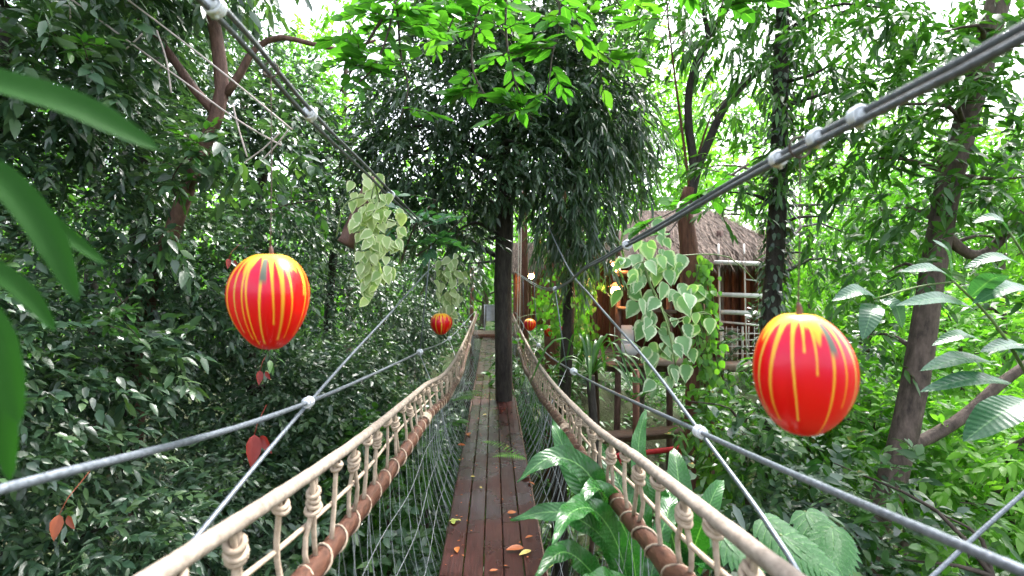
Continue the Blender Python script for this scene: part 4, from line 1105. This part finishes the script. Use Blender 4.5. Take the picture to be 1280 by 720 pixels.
# understorey trees behind the tree house and along the right
for (px, py, dd, rx, rz, n, lf, tr_, lb) in (
        (800, 180, 13, 1.7, 2.6, 18, 'lime_leaf', .12, 'sunlit lime green tree behind the dark central crown, left of the curving limbs'),
        (960, 330, 12, 2.2, 2.4, 20, 'lime_leaf', .14, 'sunlit lime green tree behind the tree house roof'),
        (1090, 400, 10.5, 1.9, 2.4, 20, 'light_leaf', .12, 'light green tree behind the large right coconut'),
        (1250, 330, 9.5, 1.9, 2.8, 22, 'light_leaf', .12, 'light green tree beyond the broad paired leaves at the right edge'),
        (1170, 260, 12.5, 2.4, 1.9, 20, 'lime_leaf', .14, 'tall light green tree seen between the dark upright trunk and the leaning trunk'),
        (1380, 480, 9, 2.4, 3, 20, 'lime_leaf', .12, 'sunny lime tree beyond the lower right edge'),
        (1130, 580, 9.0, 1.8, 1.4, 14, 'lime_leaf', .08, 'low sunny lime tree behind the leaning trunk'),
        (720, 150, 17, 2.4, 3.2, 18, 'light_leaf', .14, 'hazy green tree beyond the far end of the bridge, right of the deck trunk'),
        (600, 330, 19, 2.2, 3.0, 18, 'light_leaf', .14, 'pale green tree straight ahead beyond the end of the bridge'),
        (430, 140, 17, 2.6, 3.0, 20, 'lime_leaf', .14, 'pale green tree under the white sky gap at the upper left of centre'),
        (850, 130, 20, 4.0, 3.4, 22, 'lime_leaf', .16, 'tall pale tree far behind the tree house, against the sky'),
        (300, 60, 18, 3.5, 3.0, 20, 'light_leaf', .14, 'tall green tree far behind the forked red trunk'),
        (1010, 220, 17, 3.0, 3.2, 24, 'lime_leaf', .14, 'tall lime tree far behind the dark upright trunk')):
    p = at(px, py, dd)
    cl = [(p + rng.uniform(-1, 1, 3) * [rx, rx * .7, rz], rng.uniform(.5, .95) * np.array([1, 1, .75])) for _ in range(n)]
    b0 = np.array([p[0], p[1] + .3, float(gh(p[0], p[1]))])
    tree('background_tree', lb, [b0, b0 * .5 + p * .5 + [.2, 0, 0], p, p + [.2, 0, rz]], tr_, cl, M[lf], M['bark_grey'], 120 if dd < 15 else 80, 9, .34, .13 if dd < 15 else .18, .062 if dd < 15 else .085, st=ST1, limb_frac=.8, limb_r=.04, group='sunlit trees behind the bridge')

# far woods that close the view: one uncountable mass
b = MB()
cl = []
for az in np.linspace(-1.25, 1.25, 95):
    R_ = rng.uniform(26, 34)
    x, y = math.sin(az) * R_, math.cos(az) * R_
    g0 = float(gh(x, y))
    for z in np.arange(g0 + .5, g0 + rng.uniform(6, 10), 1.5):
        cl.append((np.array([x + rng.normal() * .8, y + rng.normal() * 1.2, z]), rng.uniform(1.0, 1.7)))
clump_leaves(b, cl, 15, 8, .8, .38, .18, ST1, face=(0, -1, 0))
tag(b.build('distant_woods', M['lime_leaf']), 'hazy mass of distant bright green woods closing the view', 'woods', kind='stuff')

# undergrowth carpet on the ground
b = MB(); n = 5200
x = rng.uniform(-7, 13, n); y = rng.uniform(1.0, 20, n)
k = (np.abs(x) < 11); x, y = x[k], y[k]
a = np.stack([x, y, gh(x, y) + rng.uniform(0, .35, len(x))], 1)
d_ = rng.normal(size=(len(x), 3)) * [1, 1, .2]; d_[:, 2] += .55
sprigs(b, a, d_, 6, .4, .2, .085, ST1, droop=.5)
tag(b.build('undergrowth', M['mid_leaf']), 'leafy undergrowth covering the forest floor below the bridge', 'undergrowth', kind='stuff')

# ------------------------------------------------------------------ tree house
dH = 8.0


def h(px, py, d=dH):
    return at(px, py, d)


house = thing('tree_house', 'rustic plank tree house with a shaggy thatched roof on stilts behind the rusty trunk', 'tree house', at(870, 455, 8.6))
fz = h(0, 455)[2]
x0, x1 = h(770, 0)[0], h(962, 0)[0]
b = MB()
for k in range(9):
    b.box(((x0 + x1) / 2, dH + .1 + k * .26, fz - .03), (x1 - x0 + .25, .25, .045), bev=.006, rnd=rng.random())
for k in (0, 1):
    b.box(((x0 + x1) / 2, dH + .35 + k * 1.5, fz - .12), (x1 - x0 + .2, .09, .12), bev=.006)
b.build('floor', M['timber'], house)
b = MB(); y1 = dH + 2.2; z1 = h(0, 318)[2] + .4
for k in range(18):
    x = x0 + (k + .5) * (x1 - x0) / 18
    b.box((x, y1 + rng.normal() * .004, (fz + z1) / 2 - .05), ((x1 - x0) / 18 - .008, .03, z1 - fz), bev=.003, rnd=rng.random())
for k in range(9):      # right side wall
    yy = dH + .25 + (k + .5) * 1.9 / 9
    b.box((x1 - .06 + rng.normal() * .003, yy, (fz + z1) / 2 - .05), (.03, 1.9 / 9 - .008, z1 - fz), bev=.003, rnd=rng.random())
for k in range(6):      # part of the front, right of the trunk
    x = h(898, 0)[0] + (k + .5) * .11
    b.box((x, dH + .75 + rng.normal() * .003, (fz + z1) / 2 - .05), (.102, .028, z1 - fz), bev=.003, rnd=rng.random())
b.build('wall', M['plank_wall'], house)
for (px, yy) in ((775, .12), (840, .12), (905, .12), (958, .12), (775, 2.0), (958, 2.0)):
    x = h(px, 0)[0]; b = MB(); y = dH + yy
    b.tube(spline([[x + rng.normal() * .05, y, float(gh(x, y)) - .1], [x + rng.normal() * .03, y, -1.5], [x, y, fz - .05], [x + rng.normal() * .01, y, z1 - .02]], 14), .05, 8, rough=.05)
    b.build('post', M['bark_red'], house)
for (pa, pb_, rr) in (((772, 342), (870, 342), .045), ((772, 385), (845, 390), .03), ((860, 330), (985, 322), .04), ((905, 318), (985, 345), .03)):
    b = MB(); b.tube([h(*pa, dH + .05), h(*pb_, dH + .08)], rr, 8, rough=.05); b.build('beam', M['timber'], house)
# thatched roof: two slopes over a ridge along x, shaggy with straw
b = MB()
xr0, xr1 = h(785, 0)[0], h(965, 0)[0]; yr = dH + 1.1; zr = h(0, 268)[2] + .2; ze = h(0, 324)[2]
b.add([[xr0, dH - .35, ze], [xr1, dH - .35, ze + .12], [xr1 - .5, yr, zr], [xr0 + .5, yr, zr], [xr1 + .1, y1 + .4, ze], [xr0 - .1, y1 + .4, ze]],
      [(0, 1, 2, 3), (3, 2, 4, 5)], [(0, 3, 5), (1, 4, 2)])
n = 5200
u = rng.random(n); v = rng.random(n) ** .8
c0 = np.array([xr0, dH - .35, ze]); c1 = np.array([xr1, dH - .35, ze + .12]); c2 = np.array([xr1 - .5, yr, zr]); c3 = np.array([xr0 + .5, yr, zr])
p_ = (c0 * (1 - u)[:, None] + c1 * u[:, None]) * (1 - v)[:, None] + (c3 * (1 - u)[:, None] + c2 * u[:, None]) * v[:, None] + [0, -.01, .03]
dn = nz(np.array([0, -1.6, -(zr - ze)])) + rng.normal(size=(n, 3)) * [.22, .08, .08]
b.leaves(p_, dn, np.tile([0, -.5, 1.0], (n, 1)), rng.uniform(.25, .5, n), rng.uniform(.012, .03, n), ST1, fold=.1, droop=.25)
n = 1500; u = rng.random(n)      # fringe along the eave and the right gable
p_ = c0 * (1 - u)[:, None] + c1 * u[:, None] + rng.normal(size=(n, 3)) * [.02, .05, .02]
b.leaves(p_, nz(np.array([0, -.5, -1.0])) + rng.normal(size=(n, 3)) * [.3, .15, .15], np.tile([0, -1, .4], (n, 1)), rng.uniform(.12, .34, n), .016, ST1, fold=.1, droop=.1)
n = 900; u = rng.random(n)
p_ = c1 * (1 - u)[:, None] + c2 * u[:, None] + rng.normal(size=(n, 3)) * [.05, .05, .03]
b.leaves(p_, np.array([.8, -.5, -.6]) + rng.normal(size=(n, 3)) * .25, np.tile([.5, -.5, .8], (n, 1)), rng.uniform(.15, .4, n), .016, ST1, fold=.1, droop=.2)
b.build('roof', M['thatch'], house)
# balcony rail with welded white mesh
rl = MB(); dr2 = dH - .02
for px in (903, 928, 959):
    rl.tube([h(px, 408, dr2), h(px, 452, dr2)], .016, 6)
rl.tube([h(900, 402, dr2), h(962, 408, dr2)], .018, 6)
rl.build('railing', M['white_paint'], house)
b = MB()
for py in (417, 425, 433, 442):
    b.tube([h(903, py, dr2 + .02), h(959, py, dr2 + .02)], .008, 4)
for px in range(908, 958, 7):
    b.tube([h(px, 408, dr2 + .02), h(px, 452, dr2 + .02)], .007, 4)
b.build('wire_panel', M['white_paint'], house)
b = MB(); b.box(h(930, 457, dH - .15), (.85, .4, .09), bev=.01); b.box(h(842, 452, dH - .1), (.85, .18, .10), bev=.01); b.build('ledge', M['pale_timber'], house)

# things on and around the tree house
ld = thing('rope_ladder', 'rope ladder with white rungs hanging from the tree house eave', 'ladder', h(925, 400, 7.45))
for px in (899, 931):
    b = MB(); b.tube(spline([h(px - 1, 305, 7.6), h(px, 350, 7.45), h(px + 1, 398, 7.45), h(px + 3, 452, 7.5)], 12), .011, 6, lobes=2, twist=100, lobe_amp=.2); b.build('side_rope', M['white_paint'], ld)
for py, pa, pb_ in ((329, 893, 956), (369, 896, 953), (391, 901, 955), (350, 930, 948)):
    b = MB(); b.tube([h(pa, py - 1, 7.44), h((pa + pb_) / 2, py, 7.44), h(pb_, py + 1, 7.44)], .034 if py != 350 else .01, 8, rough=.03); b.build('rung', M['white_paint'], ld)
b = MB(); b.box(h(914, 431, 8.25), (.16, .16, .42), bev=.02); b.box(h(914, 412, 8.25), (.18, .18, .04), bev=.01)
tag(b.build('pale_cabinet', M['pale_timber']), 'narrow pale wooden cabinet standing behind the white wire railing', 'cabinet')
ch = thing('white_chair', 'white cloth covered chair at the left end of the tree house floor', 'chair', h(783, 446, 8.3))
b = MB(); b.box(h(783, 436, 8.3), (.3, .3, .16), bev=.04); b.build('seat', M['fabric_white'], ch)
b = MB(); b.box(h(780, 418, 8.42), (.3, .07, .3), bev=.03, rx=-.15); b.build('backrest', M['fabric_white'], ch)
for sx in (-.11, .11):
    for sy in (-.11, .11):
        p_ = h(783, 441, 8.3) + np.array([sx, sy, 0]); b = MB(); b.tube([[p_[0], p_[1], fz], [p_[0], p_[1], p_[2]]], .014, 6); b.build('leg', M['timber'], ch)
b = MB(); b.box((h(812, 565, 6.9) + h(0, 0, 0) * 0), (.95, .05, .055), ry=-.12, bev=.008)
for px in (775, 850):
    b.tube([h(px, 566 if px < 800 else 556, 6.92), [h(px, 0, 6.92)[0], 6.92, float(gh(h(px, 0, 6.92)[0], 6.92))]], .02, 6)
tag(b.build('red_barrier', M['red_paint']), 'bright red painted bar on two legs below the tree house', 'barrier')
b = MB(); b.box(h(800, 541, 7.4), (1.2, .3, .04), ry=-.08, bev=.006); b.box(h(800, 547, 7.4), (1.1, .06, .08), ry=-.08, bev=.006)
for px in (765, 845):
    p_ = h(px, 545, 7.4); b.tube([p_, [p_[0], p_[1], float(gh(p_[0], p_[1]))]], .035, 6)
tag(b.build('plank_bench', M['timber']), 'weathered plank platform under the tree house, behind the red bar', 'platform')
b = MB(); p_ = h(795, 560, 6.6)
b.tube([h(795, 462, 6.6), h(795, 560, 6.6), [p_[0], p_[1], float(gh(p_[0], p_[1]))]], .042, 8, rough=.04)
tag(b.build('wooden_pole', M['bark_rust']), 'reddish bare pole standing left of the red bar', 'pole')


def lamp(label, p, top):
    root = thing('hanging_lamp', label, 'lamp', p, 'lit hanging lamps')
    b = MB(); a = np.linspace(0, PI, 9)
    b.tube([p + [0, 0, .085 * math.cos(t)] for t in a], .08 * np.sin(np.clip(a, .15, PI - .15)), 12); b.build('bulb', M['bulb'], root)
    b = MB(); b.tube([p + [0, 0, .07], p + [0, 0, .10], p + [0, 0, .14]], [.13, .08, .02], 12, cap=False); b.build('shade', M['lamp_shade'], root)
    b = MB(); b.tube([p + [0, 0, .13], np.asarray(top)], .005, 5); b.build('flex', M['dark_cable'], root)


lamp('lit warm lamp under the left eave of the tree house, upper of two', h(770, 333, 8.1), h(770, 318, 8.1))
lamp('lit warm lamp lower and left inside the tree house', h(770, 364, 8.0), h(770, 320, 8.0))
lamp('lit warm lamp under the far roof beside the deck trunk', at(664, 345, 14.2), at(664, 334, 14.2))

# far hut at the bridge end
hut = thing('far_hut', 'small open hut with a red brown beam at the far end of the bridge', 'hut', at(690, 420, 15.2))
for px, d2 in ((648, 14.6), (692, 14.6), (650, 16.6), (705, 16.6)):
    p_ = at(px, 336, d2); b = MB(); b.tube([[p_[0], d2, float(gh(p_[0], d2)) - .1], p_], .06, 8, rough=.05); b.build('post', M['bark_rust'], hut)
b = MB(); b.tube([at(636, 333, 14.5), at(712, 337, 14.5)], .06, 8, rough=.04); b.build('beam', M['bark_rust'], hut)
b = MB(); pa = at(625, 335, 14.3); pb_ = at(720, 337, 14.3); z3 = pa[2]
b.add([[pa[0], 14.2, z3], [pb_[0], 14.2, z3], [pb_[0] - .3, 15.6, z3 + .8], [pa[0] + .3, 15.6, z3 + .8], [pb_[0], 17, z3], [pa[0], 17, z3]], [(0, 1, 2, 3), (3, 2, 4, 5)], [(0, 3, 5), (1, 4, 2)])
n = 1200; u = rng.random(n); v = rng.random(n)
p_ = np.stack([pa[0] + u * (pb_[0] - pa[0]), 14.2 + v * 1.4, z3 + v * .8 + .03], 1)
b.leaves(p_, np.array([0, -1.4, -.8]) + rng.normal(size=(n, 3)) * .2, np.tile([0, -.5, 1.0], (n, 1)), .4, .03, ST1)
b.build('roof', M['thatch'], hut)
b = MB()
for k in range(12):
    xx = at(650, 0, 16.8)[0] + k * .15; b.box((xx, 16.8, z3 - .9), (.14, .03, 1.8), rnd=rng.random())
b.build('wall', M['plank_wall'], hut)
# landing at the end of the deck
land = thing('landing', 'wooden landing step with a reddish edge where the deck ends', 'landing', (0, 14.9, .1))
b = MB()
for k in range(7):
    b.box((0, 14.5 + k * .2, .13), (1.3, .19, .05), bev=.005, rnd=rng.random())
b.build('boards', M['timber'], land)
b = MB(); b.box((0, 14.36, .12), (1.34, .05, .12), bev=.01); b.build('edge_board', M['bark_rust'], land)
for s in (-1, 1):
    b = MB(); b.tube([[s * .62, 14.45, -1.6], [s * .62, 14.45, .5], [s * .61, 14.45, 2.05]], .06, 9, rough=.04); b.build('post', M['bark_rust'], land)
b = MB(); X = np.linspace(-.22, .16, 14); Z = np.linspace(0, .46, 8)
XX, ZZ = np.meshgrid(X, Z); VV = np.stack([XX, 15.6 + .03 * np.sin(XX * 14) * (1.2 - ZZ), ZZ + .45], -1)
ix = np.arange(XX.size).reshape(XX.shape); fq = np.stack([ix[:-1, :-1], ix[:-1, 1:], ix[1:, 1:], ix[1:, :-1]], -1).reshape(-1, 4)
b.add(VV, fq); b.add(VV + [0, .012, 0], fq[:, ::-1])
b.tube([[-.3, 15.62, .93], [.25, 15.62, .93]], .02, 6)
for sx in (-.27, .22):
    b.tube([[sx, 15.62, .1], [sx, 15.62, .95]], .025, 6)
tag(b.build('cloth_screen', M['grey_sheet']), 'grey cloth hung on a low rail at the far end of the bridge', 'cloth')

# reddish bare trunk and white ropes behind the deck trunk
b0 = at(655, 420, 13.0); b0[2] = gh(b0[0], b0[1])
tree('slender_tree', 'slender reddish trunk just right of the deck trunk, beside the white ropes', [b0, at(656, 400, 13), at(655, 330, 13), at(654, 250, 13), at(650, 150, 13), at(655, 60, 13)], [.11, .1, .1, .1, .09, .07],
     [(at(650, 100, 13), (1.2, 1, .8)), (at(690, 160, 13), (.8, .8, .6)), (at(640, 180, 13), (.6, .6, .4))], M['mid_leaf'], M['bark_rust'], 70, 9, .35, .17, .07, st=ST1)
wr = thing('white_ropes', 'pair of thin white ropes hanging beside the deck trunk', 'rope', at(650, 300, 9.5))
for px in (648, 651):
    b = MB(); b.tube(spline([at(px + 6, 150, 9.5), at(px + 1, 250, 9.5), at(px, 330, 9.5), at(px - 2, 420, 9.5)], 14), .011, 6); b.build('rope', M['white_paint'], wr)
b0 = at(690, 420, 12.4); b0[2] = gh(b0[0], b0[1])
tree('leaning_red_tree', 'thick leaning orange brown trunk above the far lamp', [b0, at(690, 360, 12.4), at(690, 315, 12.4), at(700, 260, 12.4), at(715, 180, 12.4)], [.2, .19, .2, .15, .1],
     [(at(710, 170, 12.4), (.9, .8, .6)), (at(750, 210, 12.2), (.7, .7, .5))], M['mid_leaf'], M['bark_rust'], 70, 9, .35, .17, .07, st=ST1)
print('balusters', n_bal)
